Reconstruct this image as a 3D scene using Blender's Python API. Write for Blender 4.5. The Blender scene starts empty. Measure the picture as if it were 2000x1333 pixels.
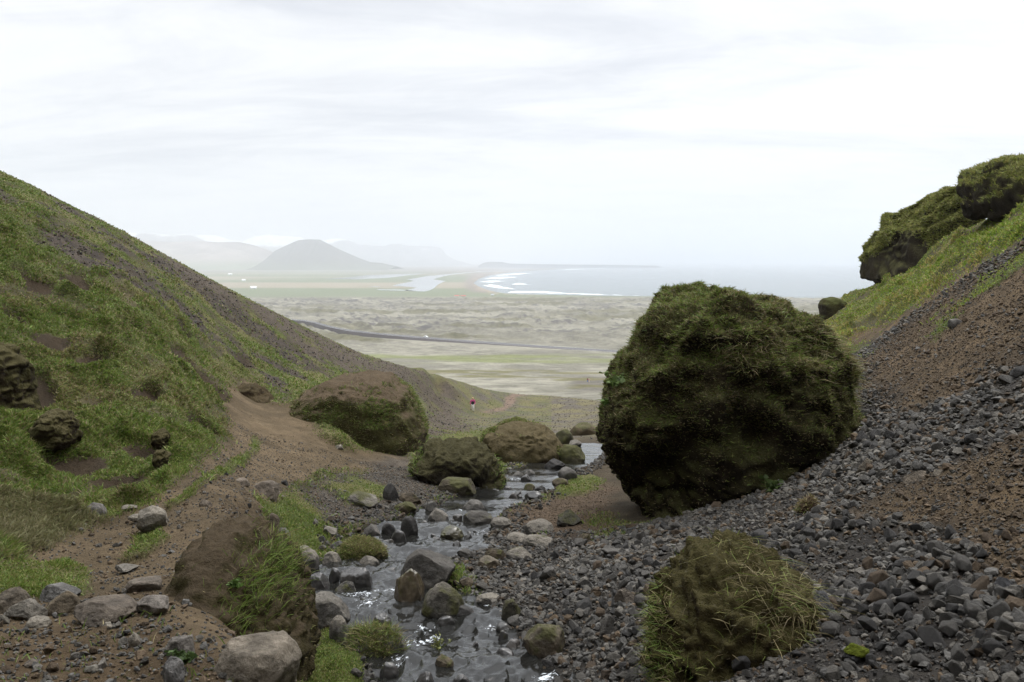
import bpy, bmesh, math, random
import numpy as np
from mathutils import Vector, Matrix
from mathutils.bvhtree import BVHTree

S = bpy.context.scene
COL = S.collection
R = math.radians
rng = np.random.default_rng(7)
random.seed(7)

# ------------------------------------------------------------------ camera, sky, sun, exposure
F = 1556.0                       # focal length in pixels of the 2000 px wide photograph
PITCH = math.atan((666.5 - 510.5) / F)
cam_d = bpy.data.cameras.new("camera")
cam_d.sensor_width = 36.0
cam_d.lens = F * 36.0 / 2000.0
cam_d.clip_start = 0.05
cam_d.clip_end = 200000.0
cam = bpy.data.objects.new("camera", cam_d)
COL.objects.link(cam)
cam.location = (0, 0, 0)
cam.rotation_euler = (math.pi / 2 - PITCH, 0, 0)
S.camera = cam

SUN_EL, SUN_AZ = R(56), R(34)    # azimuth measured from +Y towards +X
w = bpy.data.worlds.new("World")
S.world = w
w.use_nodes = True
S.view_settings.view_transform = 'Standard'
S.view_settings.look = 'None'
S.view_settings.exposure = 0.35
S.view_settings.gamma = 1.0
S.cycles.use_denoising = True
S.cycles.max_bounces = 10
S.cycles.diffuse_bounces = 3
S.cycles.glossy_bounces = 2
S.cycles.transmission_bounces = 2
S.cycles.volume_bounces = 8
S.cycles.caustics_reflective = False
S.cycles.caustics_refractive = False

sun_d = bpy.data.lights.new("sun", 'SUN')
sun_d.energy = 1.9
sun_d.angle = R(18)
sun_d.color = (1.0, 0.96, 0.90)
sun = bpy.data.objects.new("sun", sun_d)
COL.objects.link(sun)
sun.location = (60, 80, 120)
sun.rotation_euler = Vector((-math.sin(SUN_AZ) * math.cos(SUN_EL), -math.cos(SUN_AZ) * math.cos(SUN_EL), -math.sin(SUN_EL))).to_track_quat('-Z', 'Y').to_euler()


class NT:
    """small helper to write node trees"""
    def __init__(self, tree):
        self.t = tree
        tree.nodes.clear()

    def n(self, kind, ins=None, **props):
        nd = self.t.nodes.new(kind)
        for k, v in props.items():
            setattr(nd, k, v)
        for k, v in (ins or {}).items():
            s = nd.inputs[k]
            if isinstance(v, bpy.types.NodeSocket):
                self.t.links.new(v, s)
            else:
                s.default_value = v
        return nd

    def math(self, op, a, b=0.0, c=0.0, clamp=False):
        return self.n('ShaderNodeMath', {0: a, 1: b, 2: c}, operation=op, use_clamp=clamp).outputs[0]

    def mixc(self, f, a, b, blend='MIX'):
        nd = self.n('ShaderNodeMix', data_type='RGBA', blend_type=blend)
        for s, v in ((nd.inputs[0], f), (nd.inputs[6], a), (nd.inputs[7], b)):
            if isinstance(v, bpy.types.NodeSocket):
                self.t.links.new(v, s)
            else:
                s.default_value = v
        return nd.outputs[2]

    def ramp(self, f, lo, hi):
        return self.n('ShaderNodeMapRange', {0: f, 1: lo, 2: hi, 3: 0.0, 4: 1.0}, interpolation_type='SMOOTHSTEP').outputs[0]

    def noise(self, vec, scale, detail=4, rough=.55, dist=0.0):
        return self.n('ShaderNodeTexNoise', {'Vector': vec, 'Scale': scale, 'Detail': detail, 'Roughness': rough, 'Distortion': dist}).outputs[0]


# overcast sky: Nishita sky seen through an almost closed, thin bright cloud deck
g = NT(w.node_tree)
sky = g.n('ShaderNodeTexSky', sky_type='NISHITA', sun_disc=False, sun_elevation=SUN_EL, sun_rotation=SUN_AZ, altitude=100.0, air_density=1.0, dust_density=2.0)
tc = g.n('ShaderNodeTexCoord').outputs['Generated']
sep = g.n('ShaderNodeSeparateXYZ', {0: tc})
zz = g.math('ADD', g.math('MAXIMUM', sep.outputs[2], 0.0), 0.16)
cx = g.math('DIVIDE', sep.outputs[0], zz)
cy = g.math('DIVIDE', sep.outputs[1], zz)
cv = g.n('ShaderNodeCombineXYZ', {0: g.math('ADD', g.math('MULTIPLY', cx, 0.62), g.math('MULTIPLY', cy, 0.22)), 1: g.math('MULTIPLY', cy, 1.25), 2: 9.3}).outputs[0]
n1 = g.noise(cv, 0.95, 7, 0.58, 0.8)
n2 = g.noise(cv, 2.6, 8, 0.6, 0.9)
nn = g.math('ADD', g.math('MULTIPLY', n1, 0.66), g.math('MULTIPLY', n2, 0.34))
streak = g.math('POWER', g.ramp(nn, 0.37, 0.69), 1.25)
low = g.ramp(sep.outputs[2], 0.16, 0.0)
cloud = g.mixc(streak, (7.65, 7.7, 7.78, 1), (5.1, 5.3, 5.75, 1))
cloud = g.mixc(g.math('MULTIPLY', low, 0.75), cloud, (7.0, 7.2, 7.5, 1))
zen = g.math('ADD', 1.0, g.math('MULTIPLY', g.ramp(sep.outputs[2], 0.42, 0.92), 2.9))
cvm = g.n('ShaderNodeVectorMath', {0: cloud}, operation='SCALE')
g.t.links.new(zen, cvm.inputs['Scale'])
skyc = g.mixc(0.98, sky.outputs[0], cvm.outputs[0])
bg = g.n('ShaderNodeBackground', {'Color': skyc, 'Strength': 0.1})
g.t.links.new(bg.outputs[0], g.n('ShaderNodeOutputWorld').inputs[0])


# ------------------------------------------------------------------ helpers: projection, noise, meshes
CP, SP = math.cos(PITCH), math.sin(PITCH)


def at(px, py, Y):
    """point of the place seen at pixel (px, py) of the photograph, Y metres ahead"""
    a = (np.asarray(px, float) - 1000.0) / F
    b = (666.5 - np.asarray(py, float)) / F
    k = np.asarray(Y, float) / (CP + b * SP)
    return np.stack(np.broadcast_arrays(a * k, k * (CP + b * SP), k * (-SP + b * CP)), -1)


def project(P):
    x, y, z = P[..., 0], P[..., 1], P[..., 2]
    dep = np.maximum(y * CP - z * SP, 1e-4)
    up = y * SP + z * CP
    return 1000 + F * x / dep, 666.5 - F * up / dep


def _h(ix, iy, iz, seed):
    with np.errstate(over='ignore'):
        h = ix.astype(np.uint32) * np.uint32(374761393) + iy.astype(np.uint32) * np.uint32(668265263) + iz.astype(np.uint32) * np.uint32(2147483647) + np.uint32(seed * 974711 + 13)
        h = (h ^ (h >> np.uint32(13))) * np.uint32(1274126177)
        h = (h ^ (h >> np.uint32(15))) * np.uint32(2246822519)
        h ^= h >> np.uint32(13)
    return (h & np.uint32(0xFFFFFF)).astype(np.float32) / np.float32(0xFFFFFF)


def vnoise(P, seed=0):
    P = np.asarray(P, np.float32)
    i = np.floor(P)
    f = P - i
    f = f * f * f * (f * (f * 6 - 15) + 10)
    i = i.astype(np.int64)
    x, y, z = i[..., 0], i[..., 1], i[..., 2]
    fx, fy, fz = f[..., 0], f[..., 1], f[..., 2]
    def c(dx, dy, dz):
        return _h(x + dx, y + dy, z + dz, seed)
    a = c(0, 0, 0) * (1 - fx) + c(1, 0, 0) * fx
    b = c(0, 1, 0) * (1 - fx) + c(1, 1, 0) * fx
    d = c(0, 0, 1) * (1 - fx) + c(1, 0, 1) * fx
    e = c(0, 1, 1) * (1 - fx) + c(1, 1, 1) * fx
    return ((a * (1 - fy) + b * fy) * (1 - fz) + (d * (1 - fy) + e * fy) * fz) * 2 - 1


def fbm(P, octv=4, seed=0, gain=.5):
    P = np.asarray(P, np.float32)
    s = np.zeros(P.shape[:-1], np.float32)
    a, t = 1.0, 0.0
    rot = np.array([[.8, .6, 0], [-.48, .64, .6], [.36, -.48, .8]], np.float32)
    for k in range(octv):
        s += a * vnoise(P, seed + k * 17)
        t += a
        a *= gain
        P = (P @ rot) * 2.03 + 5.3
    return s / t


def worley(P, seed=0):
    P = np.asarray(P, np.float32)
    i = np.floor(P).astype(np.int64)
    f1 = np.full(P.shape[:-1], 9.0, np.float32); f2 = f1.copy(); cid = np.zeros(P.shape[:-1], np.float32)
    for dx in (-1, 0, 1):
        for dy in (-1, 0, 1):
            for dz in (-1, 0, 1):
                c = i + np.array([dx, dy, dz])
                q = np.stack([c[..., k] + _h(c[..., 0], c[..., 1], c[..., 2], seed + k) for k in range(3)], -1)
                d = np.sqrt(((P - q) ** 2).sum(-1)).astype(np.float32)
                h = _h(c[..., 0], c[..., 1], c[..., 2], seed + 7)
                near_ = d < f1
                f2 = np.where(near_, f1, np.minimum(f2, d))
                cid = np.where(near_, h, cid)
                f1 = np.where(near_, d, f1)
    return f1, f2, cid


def ridged(P, octv=4, seed=0):
    P = np.asarray(P, np.float32)
    s = np.zeros(P.shape[:-1], np.float32)
    a, t = 1.0, 0.0
    for k in range(octv):
        s += a * (1 - np.abs(vnoise(P, seed + k * 31)) * 2)
        t += a
        a *= .5
        P = P * 2.1 + 3.1
    return s / t


def sstep(x, a, b):
    t = np.clip((x - a) / (b - a), 0, 1)
    return t * t * (3 - 2 * t)


def mixv(a, b, t):
    t = np.asarray(t)[..., None]
    return np.asarray(a) * (1 - t) + np.asarray(b) * t


def tag(o, label=None, cat=None, group=None, kind=None):
    if label: o['label'] = label
    if cat: o['category'] = cat
    if group: o['group'] = group
    if kind: o['kind'] = kind
    return o


def mesh_np(name, V, faces, mat, tint=None, smooth=True, normals=None, attrs=None):
    """faces: list of (n, k) integer arrays"""
    me = bpy.data.meshes.new(name)
    V = np.asarray(V, np.float32)
    faces = [np.asarray(f, np.int32) for f in faces if len(f)]
    loops = np.concatenate([f.ravel() for f in faces])
    tot = np.concatenate([np.full(len(f), f.shape[1], np.int32) for f in faces])
    start = np.concatenate([[0], np.cumsum(tot)[:-1]]).astype(np.int32)
    me.vertices.add(len(V)); me.vertices.foreach_set('co', V.ravel())
    me.loops.add(len(loops)); me.loops.foreach_set('vertex_index', loops)
    me.polygons.add(len(tot)); me.polygons.foreach_set('loop_start', start)
    me.update(calc_edges=True)
    me.polygons.foreach_set('use_smooth', np.full(len(tot), bool(smooth)))
    if tint is not None:
        at_ = me.color_attributes.new('tint', 'FLOAT_COLOR', 'POINT')
        c = np.ones((len(V), 4), np.float32)
        c[:, :3] = tint
        at_.data.foreach_set('color', c.ravel())
    for k, v in (attrs or {}).items():
        at_ = me.attributes.new(k, 'FLOAT', 'POINT')
        at_.data.foreach_set('value', np.asarray(v, np.float32))
    if normals is not None:
        me.normals_split_custom_set_from_vertices(np.asarray(normals, np.float32).tolist())
    me.materials.append(mat)
    return me


def link(name, me, parent=None, loc=None):
    o = bpy.data.objects.new(name, me)
    COL.objects.link(o)
    if parent is not None: o.parent = parent
    if loc is not None: o.location = loc
    return o


def recentre(V):
    """split absolute points into a base point and local points"""
    c = np.array([V[:, 0].mean(), V[:, 1].mean(), V[:, 2].min()])
    return c, V - c


_ico = {}
def ico(sub):
    if sub not in _ico:
        bm = bmesh.new()
        bmesh.ops.create_icosphere(bm, subdivisions=sub, radius=1)
        V = np.array([v.co[:] for v in bm.verts]); Fc = np.array([[v.index for v in f.verts] for f in bm.faces])
        bm.free()
        _ico[sub] = (V / np.linalg.norm(V, axis=1)[:, None], Fc)
    return _ico[sub]


def vert_normals(V, T):
    n = np.cross(V[T[:, 1]] - V[T[:, 0]], V[T[:, 2]] - V[T[:, 0]])
    N = np.zeros_like(V)
    for k in range(T.shape[1]):
        np.add.at(N, T[:, k], n)
    return N / np.maximum(np.linalg.norm(N, axis=1), 1e-9)[:, None]


# ------------------------------------------------------------------ materials
def surface_mat(name, scale=8.0, amount=.5, bump=.5, bump_scale=25.0, dist=.02, rough=.9, spec=.25, coords='Object', detail=8):
    m = bpy.data.materials.new(name)
    m.use_nodes = True
    g = NT(m.node_tree)
    v = g.n('ShaderNodeTexCoord').outputs[coords] if coords == 'Object' else g.n('ShaderNodeNewGeometry').outputs['Position']
    col = g.n('ShaderNodeAttribute', attribute_name='tint').outputs['Color']
    na = g.noise(v, scale, 6, .65)
    nb = g.noise(v, scale * 6.3, 4, .7)
    k = g.math('ADD', g.math('MULTIPLY', g.math('SUBTRACT', na, .5), amount * 2.2), g.math('MULTIPLY', g.math('SUBTRACT', nb, .5), amount * 2.0))
    k = g.math('MAXIMUM', g.math('ADD', k, 1.0), .22)
    vm = g.n('ShaderNodeVectorMath', {0: col}, operation='SCALE')
    g.t.links.new(k, vm.inputs['Scale'])
    bn = g.noise(v, bump_scale, detail, .7)
    bp = g.n('ShaderNodeBump', {'Strength': bump, 'Distance': dist, 'Height': bn})
    p = g.n('ShaderNodeBsdfPrincipled', {'Base Color': vm.outputs[0], 'Roughness': rough, 'Specular IOR Level': spec, 'Normal': bp.outputs[0]})
    g.t.links.new(p.outputs[0], g.n('ShaderNodeOutputMaterial').inputs[0])
    return m


def plain_mat(name, col, rough=.7, spec=.3):
    m = bpy.data.materials.new(name)
    m.use_nodes = True
    g = NT(m.node_tree)
    v = g.n('ShaderNodeTexCoord').outputs['Object']
    na = g.noise(v, 9.0, 4, .6)
    c = g.mixc(na, tuple(x * .8 for x in col) + (1,), tuple(min(1, x * 1.2) for x in col) + (1,))
    p = g.n('ShaderNodeBsdfPrincipled', {'Base Color': c, 'Roughness': rough, 'Specular IOR Level': spec})
    g.t.links.new(p.outputs[0], g.n('ShaderNodeOutputMaterial').inputs[0])
    return m


def grass_mat(name):
    m = bpy.data.materials.new(name)
    m.use_nodes = True
    g = NT(m.node_tree)
    col = g.n('ShaderNodeAttribute', attribute_name='tint').outputs['Color']
    d = g.n('ShaderNodeBsdfPrincipled', {'Base Color': col, 'Roughness': .6, 'Specular IOR Level': .25})
    t = g.n('ShaderNodeBsdfTranslucent', {'Color': col})
    mx = g.n('ShaderNodeMixShader', {0: .3, 1: d.outputs[0], 2: t.outputs[0]})
    g.t.links.new(mx.outputs[0], g.n('ShaderNodeOutputMaterial').inputs[0])
    return m


def water_mat(name, scale, strength, dist, base=(.012, .012, .011), rough=.035, foam=False, stretch=(1, 1, 1)):
    m = bpy.data.materials.new(name)
    m.use_nodes = True
    g = NT(m.node_tree)
    v = g.n('ShaderNodeNewGeometry').outputs['Position']
    mp = g.n('ShaderNodeMapping', {'Vector': v, 'Scale': stretch}).outputs[0]
    n = g.noise(mp, scale, 5, .6, .8)
    bp = g.n('ShaderNodeBump', {'Strength': strength, 'Distance': dist, 'Height': n})
    p = g.n('ShaderNodeBsdfPrincipled', {'Base Color': base + (1,), 'Roughness': rough, 'IOR': 1.333, 'Specular IOR Level': .5, 'Normal': bp.outputs[0]})
    out = p.outputs[0]
    if foam:
        fa = g.n('ShaderNodeAttribute', attribute_name='foam').outputs['Fac']
        fn = g.noise(mp, scale * 3.2, 6, .75, .5)
        f = g.ramp(g.math('ADD', fn, g.math('MULTIPLY', fa, .28)), .76, .88)
        f = g.math('MULTIPLY', f, g.ramp(fa, .02, .3))
        fd = g.n('ShaderNodeBsdfDiffuse', {'Color': (.62, .66, .7, 1)})
        out = g.n('ShaderNodeMixShader', {0: f, 1: out, 2: fd.outputs[0]}).outputs[0]
    g.t.links.new(out, g.n('ShaderNodeOutputMaterial').inputs[0])
    return m


M_SOIL = surface_mat("soil", 3.0, .5, 1.0, 18.0, .08, .95, .15, 'World')
M_EARTH = surface_mat("boulder_earth", 3.2, .55, 1.0, 14.0, .09, .95, .1)
M_STONE = surface_mat("basalt", 6.0, .62, 1.0, 26.0, .03, .82, .25)
M_WET = surface_mat("wet_basalt", 5.0, .4, .5, 14.0, .015, .28, .5)
M_PLAIN = surface_mat("moss_plain", .10, .6, .5, .3, .8, .95, .1, 'World')
M_FAR = surface_mat("far_mountain", .004, .4, .4, .02, 8, 1.0, .05, 'World')
M_GRASS = grass_mat("grass_blades")
M_STREAM = water_mat("stream_water", 4.0, .5, .04, foam=True, stretch=(1.0, .75, 1.0))
M_SEA = water_mat("sea_water", .05, .55, .8, base=(.05, .075, .085), rough=.2, stretch=(.4, 1, 1))
M_LAGOON = water_mat("lagoon_water", .05, .05, .2, base=(.05, .06, .06), rough=.05)

# ------------------------------------------------------------------ terrain: shape from survey points (pixel column: distance ahead, pixel row)
COLS = {
    -300: [(4, 1250), (6, 1080), (9, 900), (13, 650), (18, 450), (24, 250), (30, 140), (36, 80), (46, 140), (65, 260)],
    0: [(4.2, 1333), (5.3, 1215), (7, 1110), (9, 1040), (11.5, 945), (15, 835), (20, 680), (26, 530), (32, 422), (39, 338), (46, 400), (60, 520)],
    250: [(4.2, 1333), (5.3, 1215), (8, 1100), (10, 1030), (12.5, 950), (16, 850), (21, 735), (27, 625), (33, 545), (40, 480), (44.5, 459), (53, 505), (70, 600)],
    500: [(4.2, 1345), (5.5, 1240), (8, 1130), (10, 1050), (13, 985), (17, 930), (22, 872), (27, 815), (31, 780), (35, 742), (40, 690), (46, 630), (51, 593), (60, 625), (80, 690)],
    600: [(7.2, 1345), (9.8, 1222), (11.4, 1165), (13.2, 1105), (15.2, 1040), (17.3, 985), (20.5, 930), (25, 865), (29, 818), (33, 785), (40, 745), (48, 690), (55, 640), (64, 665), (85, 720)],
    700: [(7.7, 1340), (9.3, 1265), (11.1, 1185), (13.6, 1108), (15.7, 1052), (18.5, 990), (22, 940), (26, 890), (31, 850), (36, 825), (42, 790), (50, 740), (57, 705), (90, 745)],
    775: [(26, 905), (31, 872), (36, 848), (42, 822), (50, 790), (60, 752), (70, 726), (120, 765)],
    925: [(50, 845), (60, 830), (75, 818), (90, 806), (150, 785)],
    850: [(8, 1340), (9.5, 1255), (11, 1190), (13.6, 1105), (16, 1052), (19, 1003), (22, 960), (26, 920), (32, 885), (40, 850), (50, 832), (60, 820), (75, 800), (90, 762), (140, 775)],
    1000: [(8, 1340), (9.5, 1260), (11, 1190), (13.6, 1100), (16.2, 1048), (19, 1000), (24, 950), (32, 900), (41, 872), (50, 858), (65, 838), (80, 820), (98, 802), (110, 785), (122, 769), (140, 775)],
    1150: [(7, 1340), (8.5, 1250), (10.5, 1170), (13, 1090), (15.5, 1040), (18.5, 995), (24, 945), (32, 900), (41, 872), (50, 856), (65, 838), (80, 822), (98, 806), (112, 784), (125, 782), (140, 792)],
    1300: [(6, 1345), (7.5, 1250), (9.5, 1160), (12, 1080), (14.5, 1030), (17, 1000), (24, 935), (32, 885), (45, 845), (70, 815), (100, 800), (120, 800)],
    1500: [(5, 1345), (6.5, 1230), (8.5, 1130), (11, 1045), (14, 972), (17, 925), (24, 860), (32, 810), (45, 765), (60, 740), (90, 760)],
    1620: [(4.6, 1345), (6, 1225), (8, 1110), (11, 1000), (14, 925), (18, 835), (22, 770), (27, 725), (33, 680), (40, 635), (48, 600), (60, 615), (90, 680)],
    1700: [(4.5, 1345), (6, 1200), (8, 1085), (10.5, 975), (13.5, 880), (17, 790), (21, 725), (26, 685), (32, 645), (38, 602), (43, 572), (55, 600), (80, 680)],
    1850: [(4.3, 1345), (5.5, 1200), (7.5, 1045), (10, 910), (13, 800), (17, 685), (22, 590), (28, 530), (34, 495), (39, 470), (50, 520), (70, 610)],
    2000: [(4, 1345), (5, 1215), (7, 1010), (9, 870), (12, 745), (15, 640), (19, 535), (24, 455), (28, 415), (33, 382), (42, 450), (60, 560)],
    2300: [(4, 1200), (7, 850), (10, 650), (15, 420), (20, 280), (28, 170), (34, 130), (45, 250)],
}
# skyline of the left spur: pixel column, row, distance
SKY = [(0, 338, 39), (50, 361, 40), (100, 386, 41), (150, 409, 42), (200, 433, 43.2), (250, 459, 44.5), (300, 486, 45.8), (350, 513, 47), (400, 540, 48.4), (450, 566, 50), (500, 593, 51.8), (550, 617, 54), (600, 641, 57), (650, 666, 61),
       (700, 689, 66), (750, 704, 73), (800, 719, 82), (850, 732, 93), (900, 746, 104), (950, 761, 113), (1000, 769, 121)]
ctrl = []
_sx, _sy, _sd = np.array(SKY, float).T
for px_ in np.arange(20, 1000, 24.0):
    py_, d_ = np.interp(px_, _sx, _sy), np.interp(px_, _sx, _sd)
    ctrl.append(at(px_, py_, d_))
    ctrl.append(at(px_, py_ + 5, d_ * .965))
    ctrl.append(at(px_, py_ + 22, d_ * 1.14))
for px_, lst in COLS.items():
    for d_, py_ in lst:
        ctrl.append(at(px_, py_, d_))
for px_ in (-300, 0, 250, 500, 700, 850, 1000, 1150, 1300, 1500, 1700, 1850, 2000, 2300):
    for d_, z_ in ((1.3, -1.72), (2.2, -1.95), (200, -46.0)):
        p = at(px_, 700, d_); p[2] = z_
        ctrl.append(p)
for azd in (-180, -150, -120, -90, -65, 65, 90, 120, 150, 180):  # unseen gorge cliffs behind the camera, raised to dim the foreground
    k = sstep(abs(azd), 55, 100)
    for r_, s_ in ((1.3, -1.3), (2.5, -.55), (5, .1), (10, .75), (20, 1.1), (45, 1.2), (100, .8), (200, .35)):
        s2 = s_ * k + (1 - k) * {1.3: -1.3, 2.5: -.7, 5: -.1, 10: .3, 20: .5, 45: .4, 100: .0, 200: -.23}[r_]
        ctrl.append(np.array([r_ * math.sin(R(azd)), r_ * math.cos(R(azd)), r_ * s2]))
ctrl = np.array(ctrl)
C_AZ = np.arctan2(ctrl[:, 0], ctrl[:, 1]); C_R = np.hypot(ctrl[:, 0], ctrl[:, 1]); C_V = ctrl[:, 2] / C_R
TQ = np.stack([C_AZ * 2.0, np.log(C_R) * .8], 1)


def tps_kernel(d2):
    return .5 * d2 * np.log(np.maximum(d2, 1e-12))


n_c = len(TQ)
K = tps_kernel(((TQ[:, None] - TQ[None]) ** 2).sum(-1)) + np.eye(n_c) * 2e-5
Pm = np.concatenate([np.ones((n_c, 1)), TQ], 1)
A = np.block([[K, Pm], [Pm.T, np.zeros((3, 3))]])
sol = np.linalg.solve(A, np.concatenate([C_V, np.zeros(3)]))
CA = np.concatenate([np.linspace(-math.pi, -.8, 40, endpoint=False), np.linspace(-.8, .8, 420), np.linspace(.8, math.pi, 41)[1:]])
CL = np.linspace(math.log(1.0), math.log(200), 420)
qa, ql = np.meshgrid(CA, CL, indexing='ij')
Q = np.stack([qa.ravel() * 2.0, ql.ravel() * .8], 1)
tv = np.empty(len(Q))
for s in range(0, len(Q), 20000):
    q = Q[s:s + 20000]
    tv[s:s + 20000] = tps_kernel(((q[:, None] - TQ[None]) ** 2).sum(-1)) @ sol[:n_c] + sol[n_c] + q @ sol[n_c + 1:]
tv = tv.reshape(qa.shape)


def base_z(x, y):
    az = np.arctan2(x, y); r = np.maximum(np.hypot(x, y), 1.0)
    ia = np.clip(np.searchsorted(CA, az) - 1, 0, len(CA) - 2)
    fa = (az - CA[ia]) / (CA[ia + 1] - CA[ia])
    lr = np.clip((np.log(r) - CL[0]) / (CL[1] - CL[0]), 0, len(CL) - 1.001)
    il = lr.astype(int); fl = lr - il
    v = (tv[ia, il] * (1 - fa) + tv[ia + 1, il] * fa) * (1 - fl) + (tv[ia, il + 1] * (1 - fa) + tv[ia + 1, il + 1] * fa) * fl
    return v * r


# stream: rows of (pixel row, left edge, right edge, distance)
STREAM = [(1420, 690, 1150, 6.4), (1333, 710, 1095, 8.0), (1290, 715, 1050, 8.8), (1240, 690, 1015, 9.8), (1200, 640, 975, 10.7), (1165, 592, 930, 11.6), (1130, 580, 860, 12.7),
          (1100, 620, 860, 13.7), (1075, 690, 950, 14.8), (1050, 690, 955, 16.0), (1025, 740, 958, 17.3), (1000, 815, 985, 19.0), (970, 890, 1045, 21.8),
          (950, 955, 1100, 24.0), (925, 975, 1112, 27.5), (905, 1040, 1160, 31.0), (885, 1115, 1180, 36.0), (868, 1130, 1190, 42.0)]
sl = np.array([at(a_, p_, d_) for p_, a_, b_, d_ in STREAM]); sr = np.array([at(b_, p_, d_) for p_, a_, b_, d_ in STREAM])
STREAM_POLY = np.concatenate([sl[:, :2], sr[::-1, :2]])
S_Y = sl[:, 1]; S_Z = sl[:, 2]
yy_ = np.linspace(S_Y[0], S_Y[-1], 400)
zz_ = np.interp(yy_, S_Y, S_Z)
for _ in range(6):
    zz_[1:-1] = (zz_[:-2] + 2 * zz_[1:-1] + zz_[2:]) / 4


def water_z(x, y):
    return np.interp(y, yy_, zz_) + .035 * np.sin(y * 3.1 + x * .8)


def poly_sdist(X, Y, poly, wrap=True):
    """signed distance, negative inside"""
    poly = np.asarray(poly, float)
    ins = np.zeros(X.shape, bool); best = np.full(X.shape, 1e18)
    n = len(poly)
    for i in range(n):
        x0, y0 = poly[i]; x1, y1 = poly[(i + 1) % n]
        if abs(y1 - y0) > 1e-12:
            c = ((y0 > Y) != (y1 > Y)) & (X < (x1 - x0) * (Y - y0) / (y1 - y0) + x0)
            ins ^= c
        dx, dy = x1 - x0, y1 - y0
        t = np.clip(((X - x0) * dx + (Y - y0) * dy) / max(dx * dx + dy * dy, 1e-12), 0, 1)
        best = np.minimum(best, (X - x0 - t * dx) ** 2 + (Y - y0 - t * dy) ** 2)
    d = np.sqrt(best)
    return np.where(ins, -d, d)


def carved(x, y, sd):
    zb = base_z(x, y)
    zw = np.interp(y, yy_, zz_)
    ok = (y > 5.0) & (y < 46)
    w_ = np.where(ok, 1 - sstep(sd, .0, 1.1), 0)
    bank = zw + np.where(sd < 0, -.34 * sstep(-sd, -.05, .5), .10 * np.minimum(sd, 1.2) + .02)
    return zb * (1 - w_) + bank * w_


def ground_z(x, y):
    x = np.asarray(x, float); y = np.asarray(y, float)
    return carved(x, y, poly_sdist(x, y, STREAM_POLY))


_D = np.exp(np.linspace(math.log(2.0), math.log(150), 900))
def top_z(x, y):
    sd = poly_sdist(x, y, STREAM_POLY)
    z = ground_z(x, y)
    return np.where((sd < 0) & (y < 46), np.maximum(z, np.interp(y, yy_, zz_)), z)


def ground_at(px, py, dmin=2.0, exact=True):
    P = at(px, py, _D)
    dz = P[:, 2] - (top_z if exact else base_z)(P[:, 0], P[:, 1])
    dz[_D < dmin] = 1
    hit = np.nonzero(dz <= 0)[0]
    i = hit[0] if len(hit) else int(np.argmin(dz / _D))
    p = P[i].copy()
    if exact: p[2] = ground_z(p[0], p[1])
    return p


def warp(x, y):
    return np.arctan2(x, y), .3 * np.log(np.maximum(np.hypot(x, y), .5))


def region(pts, dmin=2.0):
    """outline on the ground, from pixels"""
    pts = [np.array(p, float) for p in pts]
    out = []
    for a_, b_ in zip(pts, pts[1:] + pts[:1]):
        n = max(1, int(np.hypot(*(b_ - a_)) / 40))
        for k in range(n):
            p = ground_at(*(a_ + (b_ - a_) * k / n), dmin, False)
            out.append(np.stack(warp(p[0], p[1])))
    return np.array(out)


# terrain grid
GA = np.concatenate([np.linspace(-math.pi, -.76, 50, endpoint=False), np.linspace(-.76, .76, 1060), np.linspace(.76, math.pi, 51)[1:]])
GL = np.linspace(math.log(1.0), math.log(190), 780)
na_, nl_ = len(GA), len(GL)
ga, gl = np.meshgrid(GA, GL, indexing='ij')
TX = np.exp(gl) * np.sin(ga); TY = np.exp(gl) * np.cos(ga)
SD = poly_sdist(TX.ravel(), TY.ravel(), STREAM_POLY).reshape(TX.shape)
TZ = carved(TX, TY, SD)
WA, WL = warp(TX, TY)
XYZ0 = np.stack([TX, TY, TZ], -1)
jit = fbm(XYZ0 * 1.3, 4, 3) * .018 + fbm(XYZ0 * .35, 2, 5) * .02


def soft(pts, width=.012, j=1.0, dmin=2.0):
    return sstep(-(poly_sdist(WA.ravel(), WL.ravel(), region(pts, dmin)).reshape(WA.shape) + jit * j), -width, width)


m_path = soft([(-60, 1420), (-60, 1095), (0, 1078), (90, 1045), (200, 1010), (275, 978), (345, 935), (420, 880), (452, 840), (462, 800), (470, 790), (500, 792), (545, 786), (565, 792), (610, 835), (680, 872), (790, 880), (800, 905), (760, 925), (640, 930), (575, 955), (530, 985), (510, 1010), (590, 1130), (640, 1250), (660, 1420)], .01, .6)
m_gravel = soft([(560, 965), (640, 930), (700, 900), (790, 885), (860, 940), (900, 965), (860, 990), (760, 1030), (690, 1045), (640, 1020)], .02)
m_scree = soft([(900, 1420), (930, 1230), (900, 1110), (960, 1060), (985, 1040), (1180, 1040), (1300, 1020), (1500, 960), (1620, 900), (1660, 830), (1660, 690), (1750, 645), (1830, 590), (1900, 540), (1990, 480), (2100, 440), (2300, 500), (2300, 1420)], .012)
m_orange = soft([(960, 1045), (1000, 1010), (1100, 968), (1165, 945), (1230, 1000), (1190, 1040), (1060, 1055)], .015)
m_brown = np.maximum(soft([(1680, 710), (1760, 650), (1900, 545), (2100, 440), (2300, 600), (2300, 740), (2000, 720), (1900, 760), (1790, 800), (1720, 780)], .02), soft([(1660, 1000), (1740, 950), (1850, 920), (1960, 870), (2200, 830), (2200, 1180), (1960, 1150), (1900, 1060), (1750, 1020), (1500, 1010)], .02))
m_rgrass = soft([(1560, 700), (1590, 600), (1700, 540), (1850, 430), (2050, 340), (2300, 250), (2300, 340), (2060, 440), (1985, 480), (1900, 535), (1830, 590), (1745, 640), (1690, 672), (1655, 690)], .008, .6)
m_rdirt = soft([(1670, 662), (1745, 622), (1800, 592), (1890, 520), (1915, 510), (1890, 555), (1800, 612), (1730, 650), (1680, 672), (1640, 680)], .008, .7)
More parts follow.
